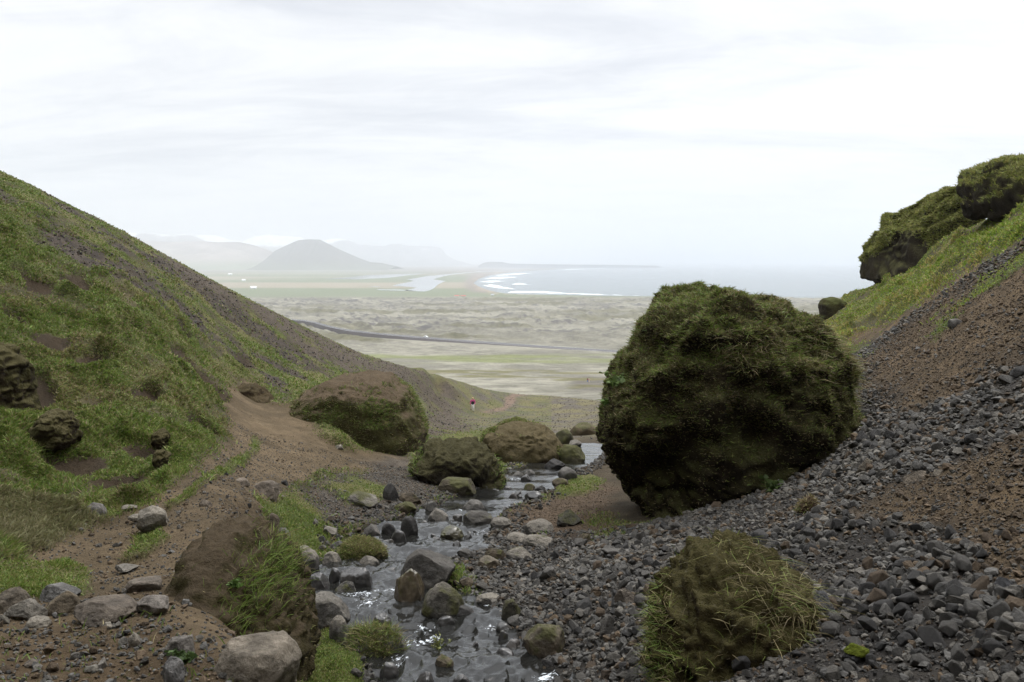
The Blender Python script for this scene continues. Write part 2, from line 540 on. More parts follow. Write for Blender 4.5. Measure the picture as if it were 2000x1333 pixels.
m_strip = np.maximum(soft([(1810, 640), (1870, 590), (1920, 540), (2000, 478), (2000, 520), (1930, 570), (1880, 605), (1830, 652)], .008, .8), soft([(1655, 690), (1690, 680), (1705, 690), (1670, 700)], .006, .5))
m_band = soft([(-20, 385), (0, 372), (120, 440), (200, 500), (330, 570), (420, 640), (520, 700), (575, 735), (560, 775), (500, 725), (430, 675), (330, 610), (190, 530), (60, 460), (-20, 430)], .012, 1.2, 18)
m_band2 = soft([(60, 395), (160, 440), (330, 545), (470, 635), (600, 715), (660, 735), (640, 715), (480, 610), (330, 510), (160, 415), (60, 360)], .008, 1.2, 18)
m_rim = soft([(100, 385), (250, 457), (380, 545), (480, 602), (600, 690), (680, 725), (800, 760), (900, 775), (870, 740), (760, 705), (700, 688), (560, 615), (480, 575), (380, 518), (250, 452)], .01, .8, 18)
m_rim = np.maximum(m_rim, soft([(620, 700), (760, 745), (850, 800), (800, 850), (840, 870), (900, 855), (900, 800), (880, 760), (760, 715), (700, 688)], .015, 1.0, 30))
m_bare = soft([(440, 800), (455, 760), (480, 745), (515, 762), (535, 790), (500, 800)], .008, .5)
m_far = sstep(TY, 44, 60) * sstep(ga, -.16, -.08) * (1 - sstep(ga, .25, .3))
m_fpath = soft([(935, 806), (960, 800), (985, 796), (988, 778), (1005, 770), (1030, 766), (1032, 771), (1008, 776), (998, 792), (985, 803), (950, 808)], .0025, .12, 60)
patches = np.maximum.reduce([
    soft([(520, 985), (575, 965), (610, 1000), (620, 1050), (645, 1095), (600, 1100), (560, 1070), (540, 1040)], .012),
    soft([(640, 955), (700, 925), (780, 955), (750, 985), (680, 985)], .012),
    soft([(506, 852), (502, 880), (440, 920), (375, 958), (330, 984), (326, 977), (370, 949), (430, 911), (482, 879), (498, 852)], .003, .25),
    soft([(245, 1075), (262, 1035), (312, 1015), (322, 1040), (288, 1068)], .005, .4),
    soft([(-40, 1085), (60, 1078), (140, 1085), (185, 1115), (170, 1142), (60, 1152), (-40, 1140)], .008, .6),
    soft([(590, 1235), (650, 1220), (700, 1290), (705, 1420), (590, 1420)], .012, .6),
    soft([(1085, 950), (1150, 928), (1172, 940), (1140, 968), (1095, 970)], .008, .5),
    soft([(830, 870), (870, 848), (940, 848), (920, 862)], .006, .5),
    soft([(970, 895), (990, 900), (992, 935), (975, 935)], .005, .4)])
m_under = soft([(1120, 1010), (1180, 985), (1300, 1035), (1180, 1050)], .012)
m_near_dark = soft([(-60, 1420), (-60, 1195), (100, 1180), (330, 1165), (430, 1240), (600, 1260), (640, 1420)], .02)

in_stream = sstep(-SD, -.12, .12) * (TY < 46)
left = (ga < .05)
grass = np.where(left | (m_rgrass > 0), 1.0, 0.0)
grass = np.where(left, 1.0, m_rgrass)
patchy = sstep(fbm(XYZ0 * np.array([.55, .55, .8]), 5, 21, .6), -.34, .02)
grass *= .2 + .8 * patchy
SCARS = [(388, 735, 34, 14, .5), (360, 705, 26, 9, .4), (420, 760, 22, 14, .4), (100, 655, 26, 12, .3), (250, 640, 20, 8, .3), (150, 560, 24, 8, .3), (345, 640, 18, 8, .3), (270, 870, 40, 12, .35), (140, 900, 50, 16, .3), (60, 770, 30, 30, .3), (215, 790, 28, 9, .3),
         (180, 700, 30, 9, .3), (300, 770, 30, 9, .3), (60, 560, 30, 10, .3), (480, 705, 18, 7, .25), (20, 610, 20, 10, .3), (230, 930, 50, 14, .3), (90, 960, 40, 14, .25), (400, 830, 26, 9, .25), (1785, 470, 26, 10, .4), (1740, 530, 20, 6, .3), (1870, 470, 30, 8, .3)]
m_scar = np.zeros_like(TZ)
for sx_, sy_, sw_, sh_, sd_ in SCARS:
    p = ground_at(sx_, sy_, 8.0, False); a0, l0 = warp(p[0], p[1])
    rx_ = sw_ / F; ry_ = max(sh_ / F * 1.2, .008)
    m_scar = np.maximum(m_scar, min(1.0, sd_ / .32) * np.exp(-(((WA - a0) + jit * .4) / rx_) ** 2 - (((WL - l0) + jit * .4) / ry_) ** 2))
grass *= 1 - sstep(m_scar, .2, .42)
bandbreak = sstep(fbm(np.stack([TX * .16 + TY * .1, TY * .8 - TX * .5, TZ * .5], -1), 4, 41), .10, .26)
grass *= 1 - np.maximum(m_band, m_band2 * .9) * (.97 - .85 * bandbreak)
grass *= 1 - m_rim * (.92 - .6 * bandbreak)
grass *= 1 - .25 * m_far
grass *= (1 - m_path) * (1 - m_gravel) * (1 - m_bare) * (1 - m_rdirt * .95) * (1 - m_scree) * (1 - m_orange) * (1 - m_fpath)
grass = np.maximum(grass, patches * (.4 + .6 * sstep(fbm(XYZ0 * 2.2, 3, 8), -.35, .15)))
grass = np.maximum(grass, m_strip * .9)
grass = np.maximum(grass, m_under * .35)
grass = np.maximum(grass, m_near_dark * m_path * .012)
grass *= 1 - in_stream
grass *= (np.abs(ga) < .8)

# relief
rel = -.45 * m_scar
hilly = grass * (1 - patches)
slope_w = np.where(left, sstep(-(WA - 0), -.1, .25), m_rgrass)
tus = ridged(XYZ0 * np.array([.42, .42, .62]), 4, 51)
calm_rim = np.where(left, 1 - .85 * np.maximum(m_rim, sstep(TY, 30, 42)), 1)
rel += calm_rim * hilly * slope_w * (.50 * tus + .26 * fbm(XYZ0 * 1.5, 3, 61)) * sstep(TY, 6, 14)
big = fbm(XYZ0 * .16, 3, 71)
rel += calm_rim * slope_w * np.where(left, .5, .35) * big * sstep(TY, 12, 30) * (1 - m_path)
rough_g = np.clip(m_band + m_band2 + m_rim + m_scree * 1.0, 0, 1)
rel += rough_g * (.06 * fbm(XYZ0 * 2.5, 4, 81) + .05 * fbm(XYZ0 * .8, 3, 82))
rel += m_far * .10 * fbm(XYZ0 * .4, 4, 91)
rel += (m_path + m_gravel) * (1 - patches) * (.035 * fbm(XYZ0 * 1.8, 4, 95) + .07 * fbm(XYZ0 * .6, 3, 96))
rel += patches * .10 * (.6 + fbm(XYZ0 * 3.0, 3, 97))
rel += m_orange * .06 * fbm(XYZ0 * 4, 3, 98)
rel += m_near_dark * .04 * fbm(XYZ0 * 3.2, 4, 99)
# the trodden path is sunk a little below its verge
rel -= m_path * .10
rel *= 1 - .9 * in_stream
back = sstep(np.abs(ga), .8, 1.2)
rel += back * sstep(gl, 1.0, 3.0) * 2.0 * fbm(XYZ0 * .12, 4, 11)
rel *= sstep(gl, 0, .6)
TZ = TZ + rel
XYZ = np.stack([TX, TY, TZ], -1)

# natural soil, turf and gravel colours
c_soil = mixv((.080, .059, .034), (.128, .094, .056), sstep(fbm(XYZ * 1.1, 4, 31), -.4, .4))
c_grav = mixv((.040, .036, .033), (.085, .075, .064), sstep(fbm(XYZ * 4.0, 3, 32), -.5, .5))
c_turf = mixv((.066, .082, .022), (.120, .112, .046), sstep(fbm(XYZ * .7, 4, 33), -.3, .4))
c_dead = np.array((.060, .046, .028))
tint = mixv(c_dead * (.8 + .5 * fbm(XYZ * 1.5, 3, 36))[..., None], c_turf, np.clip(grass * 1.2, 0, 1))
tint = mixv(tint, c_grav * np.array((.82, .74, .68)), np.clip(m_band + m_band2, 0, 1) * (1 - grass))
tint = mixv(tint, mixv(c_grav, (.080, .060, .042), .55 + 0 * m_rim), m_rim * (1 - grass))
tint = mixv(tint, mixv((.085, .075, .062), (.12, .105, .055), sstep(fbm(XYZ * .5, 4, 37), -.2, .3)), m_far * (1 - m_rim) * (1 - .6 * grass))
tint = mixv(tint, c_soil, np.clip(m_path + m_bare, 0, 1) * (1 - patches))
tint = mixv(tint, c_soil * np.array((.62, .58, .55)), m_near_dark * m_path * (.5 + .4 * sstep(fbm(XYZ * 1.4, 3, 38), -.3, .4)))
tint = mixv(tint, mixv(c_grav * 1.15, c_soil * .8, .35 + 0 * m_path), m_gravel * (1 - patches))
tint = mixv(tint, c_grav * .55, m_scree)
tint = mixv(tint, mixv((.066, .047, .027), (.108, .076, .043), sstep(fbm(XYZ * 1.8, 4, 34), -.3, .4)), np.clip(np.maximum(m_brown * m_scree, m_rdirt), 0, 1) * (1 - m_strip))
tint = mixv(tint, np.array((.084, .060, .040)), m_orange)
tint = mixv(tint, np.array((.14, .10, .075)), m_fpath)
tint = mixv(tint, np.array((.045, .032, .020)), sstep(m_scar, .22, .45) * .85)
tint = mixv(tint, c_turf * .9, np.clip(patches + m_strip, 0, 1))
tint = mixv(tint, np.array((.022, .019, .015)), sstep(-SD, -.22, .12) * (TY < 46))



def ground_z(x, y):
    x = np.asarray(x, float); y = np.asarray(y, float)
    az = np.arctan2(x, y); r = np.maximum(np.hypot(x, y), 1.0)
    ia = np.clip(np.searchsorted(GA, az) - 1, 0, na_ - 2)
    fa = np.clip((az - GA[ia]) / (GA[ia + 1] - GA[ia]), 0, 1)
    lr = np.clip((np.log(r) - GL[0]) / (GL[1] - GL[0]), 0, nl_ - 1.001)
    il = lr.astype(int); fl = lr - il
    return (TZ[ia, il] * (1 - fa) + TZ[ia + 1, il] * fa) * (1 - fl) + (TZ[ia, il + 1] * (1 - fa) + TZ[ia + 1, il + 1] * fa) * fl


idx = np.arange(na_ * nl_).reshape(na_, nl_)
quads = np.stack([idx[:-1, :-1], idx[1:, :-1], idx[1:, 1:], idx[:-1, 1:]], -1).reshape(-1, 4)
XF = XYZ.reshape(-1, 3); TF = tint.reshape(-1, 3)
dA = np.gradient(XYZ, axis=0); dL = np.gradient(XYZ, axis=1)
NRM = np.cross(dA, dL); NRM /= np.linalg.norm(NRM, axis=-1)[..., None]
NRM[NRM[..., 2] < 0] *= -1
NF = NRM.reshape(-1, 3)
cls = np.zeros(na_ * nl_, np.int8)                       # left hillside, with the unseen cliffs behind on that side
cls[(ga > .05).ravel()] = 1                              # right hillside, with the unseen cliffs behind on that side
cls[(m_scree > .5).ravel()] = 2
cls[(np.maximum(m_path, m_gravel) > .5).ravel()] = 3
cls[((SD < .15) & (TY < 46)).ravel()] = 4
qc = cls[quads[:, 0]]
for ci, nm in enumerate(("hillside_left", "hillside_right", "scree_slope", "footpath", "stream_bed")):
    q = quads[qc == ci]
    used = np.unique(q)
    remap = np.zeros(na_ * nl_, np.int32); remap[used] = np.arange(len(used))
    q = remap[q]
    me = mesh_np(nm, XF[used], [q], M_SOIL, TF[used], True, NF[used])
    tag(link(nm, me), kind='structure')

# ------------------------------------------------------------------ stream water
wm = (SD < .3) & (TY < 44) & (TY > 5.2) & (np.abs(ga) < .6)
wq = quads[(wm.ravel()[quads]).all(1)]
used = np.unique(wq)
remap = np.zeros(na_ * nl_, np.int32); remap[used] = np.arange(len(used))
WP = XF[used].copy()
WP[:, 2] = water_z(WP[:, 0], WP[:, 1])
flow = np.stack([WP[:, 0] * 3.2, WP[:, 1] * 2.2, 0 * WP[:, 0]], 1)
calm = .35 + .65 * sstep(-WP[:, 1], -22, -16)
WP[:, 2] += calm * (.040 * fbm(flow, 3, 201) + .034 * ridged(flow * 1.7, 2, 202))
FOAM = [(700, 1165, .5), (720, 1185, .4), (830, 1225, .3), (800, 1262, .45), (850, 1245, .3), (945, 1185, .3), (690, 1048, .35), (895, 1012, .4), (935, 1042, .4), (770, 1300, .35), (640, 1085, .3),
        (700, 1325, .3), (1070, 1330, .4), (760, 1150, .3), (1010, 935, .6), (1055, 905, .6), (900, 1000, .3), (625, 1170, .3), (960, 1230, .2)]
foam = np.zeros(len(WP))
for fx_, fy_, fr_ in FOAM:
    p = ground_at(fx_, fy_)
    foam += np.exp(-((WP[:, 0] - p[0]) ** 2 + (WP[:, 1] - p[1]) ** 2) / (fr_ * fr_ * .5))
me = mesh_np("stream", WP, [remap[wq]], M_STREAM, None, True, attrs={'foam': np.clip(foam, 0, 1)})
tag(link("stream", me), kind='structure')

# ------------------------------------------------------------------ the plain, the coast, the sea
def on_plain(px, py):
    Y_ = np.exp(np.linspace(math.log(200), math.log(2000), 1500))
    p = at(px, py, Y_)
    return Y_[np.nonzero(p[:, 2] <= plain_z(p[:, 1]) + .3)[0][0]]


SEA = -100.0


def plain_z(r):
    return np.interp(r, [120, 150, 200, 250, 400, 620, 1000, 1500, 2000, 2400, 1e6], [-27, -31, -37, -42, -56.5, -70.5, -84.5, -94, -98, SEA, SEA])


def on_flat(px, py, z=SEA):
    a = (px - 1000.0) / F; b = (666.5 - py) / F
    t = z / (-SP + b * CP)
    return np.array([a * t, (CP + b * SP) * t, z])


COAST = [(1600, 583), (1285, 579.5), (1180, 578), (1100, 576.5), (1020, 575), (985, 573), (958, 568), (936, 560), (925, 553), (935, 545), (955, 538), (1010, 531), (1100, 525.5), (1200, 521.5), (1287, 519.3), (1275, 517.9), (1150, 517.1), (1000, 517.0), (880, 516.8), (780, 516.6), (760, 514.6)]
coast = np.array([on_flat(*p)[:2] for p in COAST])
coast = np.concatenate([coast, [[-6000, 60000], [70000, 60000], [70000, 2300]]])
PA = np.linspace(-.74, .74, 760)
rr_ = np.concatenate([np.exp(np.linspace(math.log(125), math.log(2300), 420)), 1 / np.linspace(1 / 2320, 1 / 30000, 200)])
pa, pr = np.meshgrid(PA, rr_, indexing='ij')
PX = pr * np.sin(pa); PY = pr * np.cos(pa)
PZ = plain_z(PY)
la = np.arctan2(PX, PY); lb = 100.0 / np.maximum(PY, 1)            # bearing and dip of the coast
cw = np.stack([np.arctan2(coast[:, 0], coast[:, 1]), 100.0 / coast[:, 1]], 1)
csd = poly_sdist(la.ravel(), lb.ravel(), cw).reshape(PX.shape) * F  # in pixels of dip, negative at sea
P3 = np.stack([PX, PY, PZ], -1)
def pband(y0, y1, y2, y3):
    return sstep(PY, y0, y1) * (1 - sstep(PY, y2, y3))
lava = pband(480, 640, 2050, 2250)
lavn = ridged(P3 * np.array([.018, .018, .02]), 4, 301)
lavf = fbm(P3 * np.array([.05, .05, .05]), 4, 302)
road_y = np.interp(1000 + F * CP * np.tan(pa), [520, 560, 615, 680, 740, 800, 880, 960, 1060, 1160, 1250, 1400], _ry := np.array([on_plain(a_, b_) for a_, b_ in ((520, 624.6), (560, 627), (615, 642), (680, 655), (740, 660), (800, 664), (880, 669), (960, 673.5), (1060, 680), (1160, 686), (1250, 692), (1400, 702.5))]))
lava = lava * sstep(np.abs(PY - road_y - 8), 22, 70)
PZ = PZ + lava * (4.6 * sstep(lavn, .2, .8) + 3.2 * lavf + 1.2 * fbm(P3 * .15, 2, 320)) * sstep(PY, 500, 900) + pband(200, 260, 500, 700) * 1.2 * fbm(P3 * .03, 4, 303)
PZ = np.where(PY > 2300, SEA + .25 * fbm(P3 * .004, 3, 304) * (csd > 3), PZ)
PZ = PZ - 4.0 * (1 - sstep(csd, -1.0, .4)) * (PY > 2000)
moss = np.array((.168, .160, .128)); lavac = np.array((.060, .056, .058))
pt = mixv(moss * .80, moss * 1.22, sstep(fbm(P3 * .012, 4, 305) + .8 * fbm(P3 * .09, 3, 321) * (1 - sstep(PY, 500, 1100)), -.4, .4))
dark = sstep(lavf + .9 * fbm(P3 * .16, 3, 306) + .35 * fbm(P3 * .005, 3, 311), .18, .46) * (.35 + .65 * sstep(PY, 650, 1050)) * lava
pt = mixv(pt, lavac, dark * .85)
oliv = sstep(fbm(P3 * np.array([.004, .009, .01]), 4, 307), .10, .36) * lava
pt = mixv(pt, np.array((.085, .08, .042)), oliv * .7)
gz = pband(455, 500, 560, 600) * sstep(fbm(P3 * np.array([.013, .022, .01]), 4, 308), -.35, .25)
pt = mixv(pt, np.array((.125, .138, .055)), gz * .85)
gz2 = pband(255, 290, 350, 400) * sstep(fbm(P3 * np.array([.02, .03, .02]), 4, 309) + 1.6 * sstep(pa, .03, .12) - .7, -.1, .35)
pt = mixv(pt, np.array((.085, .076, .066)), gz2 * .85)
gz3 = pband(235, 260, 420, 470) * sstep(fbm(P3 * np.array([.03, .05, .02]), 4, 310), .2, .4)
pt = mixv(pt, np.array((.10, .092, .036)), gz3 * .8)
fs = sstep(PY, 2050, 2350)
field = mixv((.215, .188, .14), (.125, .142, .088), sstep(fbm(np.stack([PX * .0004, PY * .0022, 0 * PX], -1), 3, 312) + .35 * sstep(PY, 3000, 4500), -.05, .3))
field = mixv(field, (.17, .155, .14), sstep(PY, 5500, 9500))
pt = mixv(pt, field, fs)
sand = (1 - sstep(csd + 3 * fbm(np.stack([la * 60, lb * F * .25, 0 * la], -1), 3, 313), 8, 26)) * sstep(PY, 2450, 2650) * (1 - sstep(PY, 6000, 9000)) * sstep(pa, -.115, -.085)
pt = mixv(pt, np.array((.165, .14, .12)), sand)
shore = (1 - sstep(csd, 3, 12)) * sstep(PY, 2300, 2400) * (1 - sstep(PY, 7000, 9000))
pt = mixv(pt, np.array((.26, .215, .16)), shore * .6 * sstep(fbm(np.stack([la * 150, lb * F * .3, 0 * la], -1), 3, 314), -.3, .2))
pidx = np.arange(PX.size).reshape(PX.shape)
pq = np.stack([pidx[:-1, :-1], pidx[:-1, 1:], pidx[1:, 1:], pidx[1:, :-1]], -1).reshape(-1, 4)[:, ::-1]
pq = pq[(csd.ravel()[pq] > -6).any(1)]
me = mesh_np("plain", np.stack([PX, PY, PZ], -1).reshape(-1, 3), [pq], M_PLAIN, pt.reshape(-1, 3))
tag(link("plain", me), kind='structure')

me = mesh_np("sea", [(-70000, 2000, SEA - 1.2), (70000, 2000, SEA - 1.2), (70000, 70000, SEA - 1.2), (-70000, 70000, SEA - 1.2)], [[[0, 1, 2, 3]]], M_SEA)
tag(link("sea", me), kind='structure')

# breaking waves along the shore
SURF = [[(990, 572), (1060, 573), (1150, 575.5), (1250, 578), (1150, 574), (1060, 571), (1010, 568.5)], [(940, 558), (975, 563), (1010, 566), (990, 562), (960, 556)],
        [(935, 551), (960, 552), (990, 549), (960, 548.5)], [(945, 544), (975, 545), (1010, 541), (975, 541)], [(965, 538.5), (1000, 538), (1040, 534), (1000, 535)], [(1000, 556), (1040, 557), (1010, 553)],
        [(1020, 569), (1100, 572), (1060, 569)], [(1090, 528), (1180, 524.5), (1110, 526)]]
M_SURF = plain_mat("surf_foam", (.62, .66, .68), .9)


def flat_patch(name, polys, z, mat, jag=1.0, seed=5):
    V, Fs = [], []
    r_ = random.Random(seed)
    for poly in polys:
        pts = []
        for a_, b_ in zip(poly, poly[1:] + poly[:1]):
            n = max(1, int(math.hypot(a_[0] - b_[0], (a_[1] - b_[1]) * 4) / 9))
            for k in range(n):
                t = k / n
                pts.append((a_[0] + (b_[0] - a_[0]) * t + r_.uniform(-4, 4) * jag, a_[1] + (b_[1] - a_[1]) * t + r_.uniform(-.45, .45) * jag))
        bm = bmesh.new()
        vs = [bm.verts.new(on_flat(px_, py_, z)) for px_, py_ in pts]
        f = bm.faces.new(vs)
        bmesh.ops.triangulate(bm, faces=[f])
        bm.verts.index_update()
        o0 = len(V)
        for v in bm.verts: V.append(v.co[:])
        for f in bm.faces:
            ix = [v.index + o0 for v in f.verts]
            Fs.append(ix if f.normal.z > 0 else ix[::-1])
        bm.free()
    return mesh_np(name, V, [np.array(Fs)], mat)


tag(link("surf", flat_patch("surf", SURF, SEA - .9, M_SURF, 1.0)), kind='structure')
LAG = [[(632, 545), (690, 541), (720, 537.5), (790, 535.5), (835, 534.2), (800, 538), (760, 543), (700, 546)],
       [(795, 546), (840, 539), (900, 533.5), (935, 531.5), (880, 537), (845, 546), (870, 549), (855, 556), (850, 562), (838, 568), (828, 570), (790, 568), (815, 562), (765, 558), (790, 553), (808, 549)],
       [(735, 565.5), (780, 566), (815, 568.5), (740, 567.2)], [(717, 560), (745, 559.6), (735, 561)], [(925, 531), (990, 530.2), (940, 532)]]
tag(link("lagoon", flat_patch("lagoon", LAG, SEA + .6, M_LAGOON, .35)), kind='structure')

# road on its gravel embankment
ROAD_T = [(520, 623), (560, 623), (590, 625), (615, 629.5), (640, 637), (680, 645), (740, 651.5), (800, 657), (880, 663.5), (960, 669.5), (1060, 677), (1160, 683.5), (1250, 689.5), (1400, 700)]
EMB_T = [(520, 624.6), (560, 627), (590, 636), (615, 642), (640, 650), (680, 655), (740, 660), (800, 664), (880, 669), (960, 673.5), (1060, 680), (1160, 686), (1250, 692), (1400, 702.5)]
pxs = np.linspace(520, 1400, 120)
rt = np.interp(pxs, *zip(*ROAD_T)); et = np.interp(pxs, *zip(*EMB_T))
Yg = np.exp(np.linspace(math.log(200), math.log(2000), 3000))
near, kerb, far = [], [], []
for px_, r_, e_ in zip(pxs, rt, et):
    p = at(px_, e_, Yg)
    i = np.nonzero(p[:, 2] <= plain_z(p[:, 1]) + .3)[0][0]
    Yb = Yg[i]
    near.append(at(px_, e_, Yb))
    k = at(px_, r_ + 2.0, Yb + 4.0)
    kerb.append(k)
    f_ = at(px_, r_ + 2.0, Yb + 4.0); tdir = np.array([.0, 13.0, .12])
    far.append(f_ + tdir)
near, kerb, far = map(np.array, (near, kerb, far))
near[:, 2] -= 1.5
n_ = len(pxs)
M_ROAD = plain_mat("asphalt", (.075, .075, .082), .9)
M_MARK = plain_mat("road_paint", (.7, .7, .68), .8)
M_EMB = plain_mat("embankment_gravel", (.085, .075, .075), .95)
ii = np.arange(n_ - 1)
strip = np.stack([ii, ii + 1, ii + 1 + n_, ii + n_], 1)
tag(link("road", mesh_np("road", np.concatenate([kerb, far]), [strip], M_ROAD)), kind='structure')
eb = far + np.array([0, 5.0, -4.5])
me = mesh_np("road_embankment", np.concatenate([near, kerb - [0, 0, .03], far - [0, 0, .03], eb]), [strip, strip + n_, strip + 2 * n_], M_EMB, smooth=False)
tag(link("road_embankment", me), kind='structure')
mk = []
for f0, f1 in ((.04, .065), (.93, .955)):
    mk += [kerb + (far - kerb) * f0 + [0, 0, .03], kerb + (far - kerb) * f1 + [0, 0, .03]]
me = mesh_np("road_marking", np.concatenate(mk), [strip, strip + 2 * n_], M_MARK)
tag(link("road_marking", me), kind='structure')


# ------------------------------------------------------------------ mountains
def mountain(name, prof, dist, depth, base_py, tintf, seed, rough=.14, asym=.5):
    px0, px1 = prof[0][0], prof[-1][0]
    nu, nv = 260, 90
    u = np.linspace(px0, px1, nu); v = np.linspace(-1, 1, nv)
    top = np.interp(u, *zip(*prof))
    for _ in range(2):
        top[1:-1] = (top[:-2] + 2 * top[1:-1] + top[2:]) / 4
    UU, VV = np.meshgrid(u, v, indexing='ij')
    Yd = dist + depth * VV
    H = at(u, top, dist)[:, 2] - SEA
    X = (UU - 1000) / F * dist
    prf = np.clip(1 - np.abs(VV), 0, 1)
    P = np.stack([X, Yd, 0 * X], -1)
    gul = ridged(np.stack([X * .0016, Yd * .0005, 0 * X], -1), 4, seed) * .6 + .4 * fbm(P * .003, 4, seed + 3)
    h = H[:, None] * (prf ** 1.15) * (1 + rough * (gul - .2) * np.sin(np.pi * np.clip(prf, 0, 1)) * 2)
    Z = SEA - 6 + np.maximum(h, 0) + 6 * prf
    P = np.stack([X, Yd, Z], -1)
    ix = np.arange(nu * nv).reshape(nu, nv)
    q = np.stack([ix[:-1, :-1], ix[1:, :-1], ix[1:, 1:], ix[:-1, 1:]], -1).reshape(-1, 4)
    hh = (Z - SEA) / max(H.max(), 1)
    me = mesh_np(name, P.reshape(-1, 3), [q], M_FAR, tintf(P, hh, gul).reshape(-1, 3))
    return tag(link(name, me), kind='structure')


def t_rock(a, b, snow=2.0, green=.0):
    def f(P, hh, gul):
        c = mixv(a, b, sstep(gul + .4 * fbm(P * .004, 3, 5), -.1, .6))
        c = mixv(c, (.12, .15, .08), green * (1 - sstep(hh, .05, .35)))
        s = sstep(hh + .30 * fbm(P * np.array([.0022, .0022, .004]), 4, 9) + .12 * gul, snow - .04, snow + .04)
        return mixv(c, (.78, .80, .84), s)
    return f


mountain("mountain_bluff", [(120, 470), (200, 466), (290, 470), (340, 473), (400, 471), (430, 473), (470, 472), (500, 479), (530, 490), (560, 503), (590, 513), (640, 521)], 11500, 2300, 528, t_rock((.15, .12, .11), (.26, .22, .20), 2, .8), 401, .2)
mountain("mountain_cone", [(520, 516), (538, 491), (560, 480), (585, 469), (605, 467), (628, 467.5), (640, 474), (665, 487), (700, 503), (725, 512.5), (745, 513.5), (775, 520.5)], 9800, 900, 524, t_rock((.06, .055, .055), (.10, .09, .085), 2, .3), 402, .10)
mountain("mountain_plateau", [(200, 462), (250, 454), (300, 455), (340, 458), (370, 456), (400, 468), (440, 486)], 16000, 1800, 500, t_rock((.13, .12, .13), (.2, .18, .18), .92, 0), 403, .2)
mountain("mountain_snowy", [(340, 478), (380, 462), (400, 458), (430, 460), (450, 468), (480, 473), (505, 462), (530, 458), (560, 461), (590, 463), (620, 480), (640, 500)], 19000, 2600, 500, t_rock((.12, .12, .14), (.2, .2, .2), .62, 0), 404, .35)
mountain("mountain_range", [(600, 500), (635, 469), (660, 465), (685, 468), (700, 477), (730, 479), (752, 481), (770, 474), (800, 480), (840, 481), (862, 484), (872, 498), (890, 508), (930, 519)], 18000, 2200, 520, t_rock((.12, .12, .14), (.2, .2, .22), .80, 0), 405, .25)
mountain("headland_hill", [(935, 519), (945, 513.5), (955, 511.5), (980, 512), (995, 515), (1050, 516.4), (1180, 517.6), (1284, 519.6)], 12500, 500, 522, t_rock((.045, .045, .045), (.07, .07, .07), 2), 406, .03)

# ------------------------------------------------------------------ grass
GREENS = np.array([(.125, .180, .032), (.092, .145, .026), (.165, .205, .048), (.185, .182, .058), (.235, .195, .100), (.155, .122, .062)])


def grass_tint(P, seed, w_green=(.30, .24, .20, .12, .09, .05), scale=.6, w_dry=None):
    n = len(P)
    w1 = np.array(w_green); w1 = w1 / w1.sum()
    w2 = np.array(w_dry if w_dry is not None else (.06, .10, .12, .22, .28, .22)); w2 = w2 / w2.sum()
    k = sstep(fbm(P * scale, 4, seed), .04, .36)
    u = rng.random(n)
    i1 = np.searchsorted(np.cumsum(w1), u).clip(0, 5); i2 = np.searchsorted(np.cumsum(w2), u).clip(0, 5)
    c = np.where((rng.random(n) < k)[:, None], GREENS[i2], GREENS[i1])
    return c * rng.uniform(.72, 1.28, (n, 1))


def blades(P, N, length, width, tintc, lean=.45, up=.7, droop=.35):
    n = len(P)
    rd = rng.normal(size=(n, 3)); rd[:, 2] *= .3
    d = N * (1 - up) + np.array([0, 0, up]) + rd * lean
    d /= np.linalg.norm(d, axis=1)[:, None]
    side = np.cross(d, rng.normal(size=(n, 3))); side /= np.maximum(np.linalg.norm(side, axis=1), 1e-6)[:, None]
    L = length[:, None]; W = width[:, None]
    bend = np.stack([rd[:, 0], rd[:, 1], -np.abs(rd[:, 2]) - .6], 1) * droop
    root = P - d * L * .08
    mid = P + d * L * .55 + bend * L * .12
    tip = P + d * L + bend * L * .55
    V = np.stack([root - side * W / 2, root + side * W / 2, mid - side * W * .38, mid + side * W * .38, tip], 1).reshape(-1, 3)
    b = np.arange(n)[:, None] * 5
    q = b + np.array([[0, 1, 3, 2]]); t = b + np.array([[2, 3, 4]])
    shade = np.repeat(tintc, 5, 0)
    return V, [q, t], shade


def grass_obj(name, parts, parent=None, label=None):
    V = np.concatenate([p[0] for p in parts]); off = 0
    Q, T, C = [], [], []
    for p in parts:
        Q.append(p[1][0] + off); T.append(p[1][1] + off); C.append(p[2]); off += len(p[0])
    me = mesh_np(name, V, [np.concatenate(Q), np.concatenate(T)], M_GRASS, np.concatenate(C), True)
    o = link(name, me, parent)
    tag(o, label, 'grass' if parent is None else None, kind='stuff')
    return o


# blades on the terrain, denser where the ground lies open to view
ppx, ppy = project(XF)
q0, q1, q2, q3 = (quads[:, k] for k in range(4))
area3 = np.linalg.norm(np.cross(XF[q2] - XF[q0], XF[q3] - XF[q1]), axis=1) / 2
sa = ((ppx[q2] - ppx[q0]) * (ppy[q3] - ppy[q1]) - (ppx[q3] - ppx[q1]) * (ppy[q2] - ppy[q0])) / 2
facing = np.abs(sa) * (np.sign(sa) == np.sign(np.median(sa[(XF[q0, 1] > 6) & (XF[q0, 1] < 9)])))
inview = (ppx[q0] > -250) & (ppx[q0] < 2250) & (ppy[q0] < 1500) & (XF[q0, 1] > 2.5)
gq = grass.ravel()[quads].mean(1)
wgt = gq * inview * (np.maximum(facing, 0) + .12 * area3 * (F / np.maximum(XF[q0, 1], 3)) ** 2 * .25)


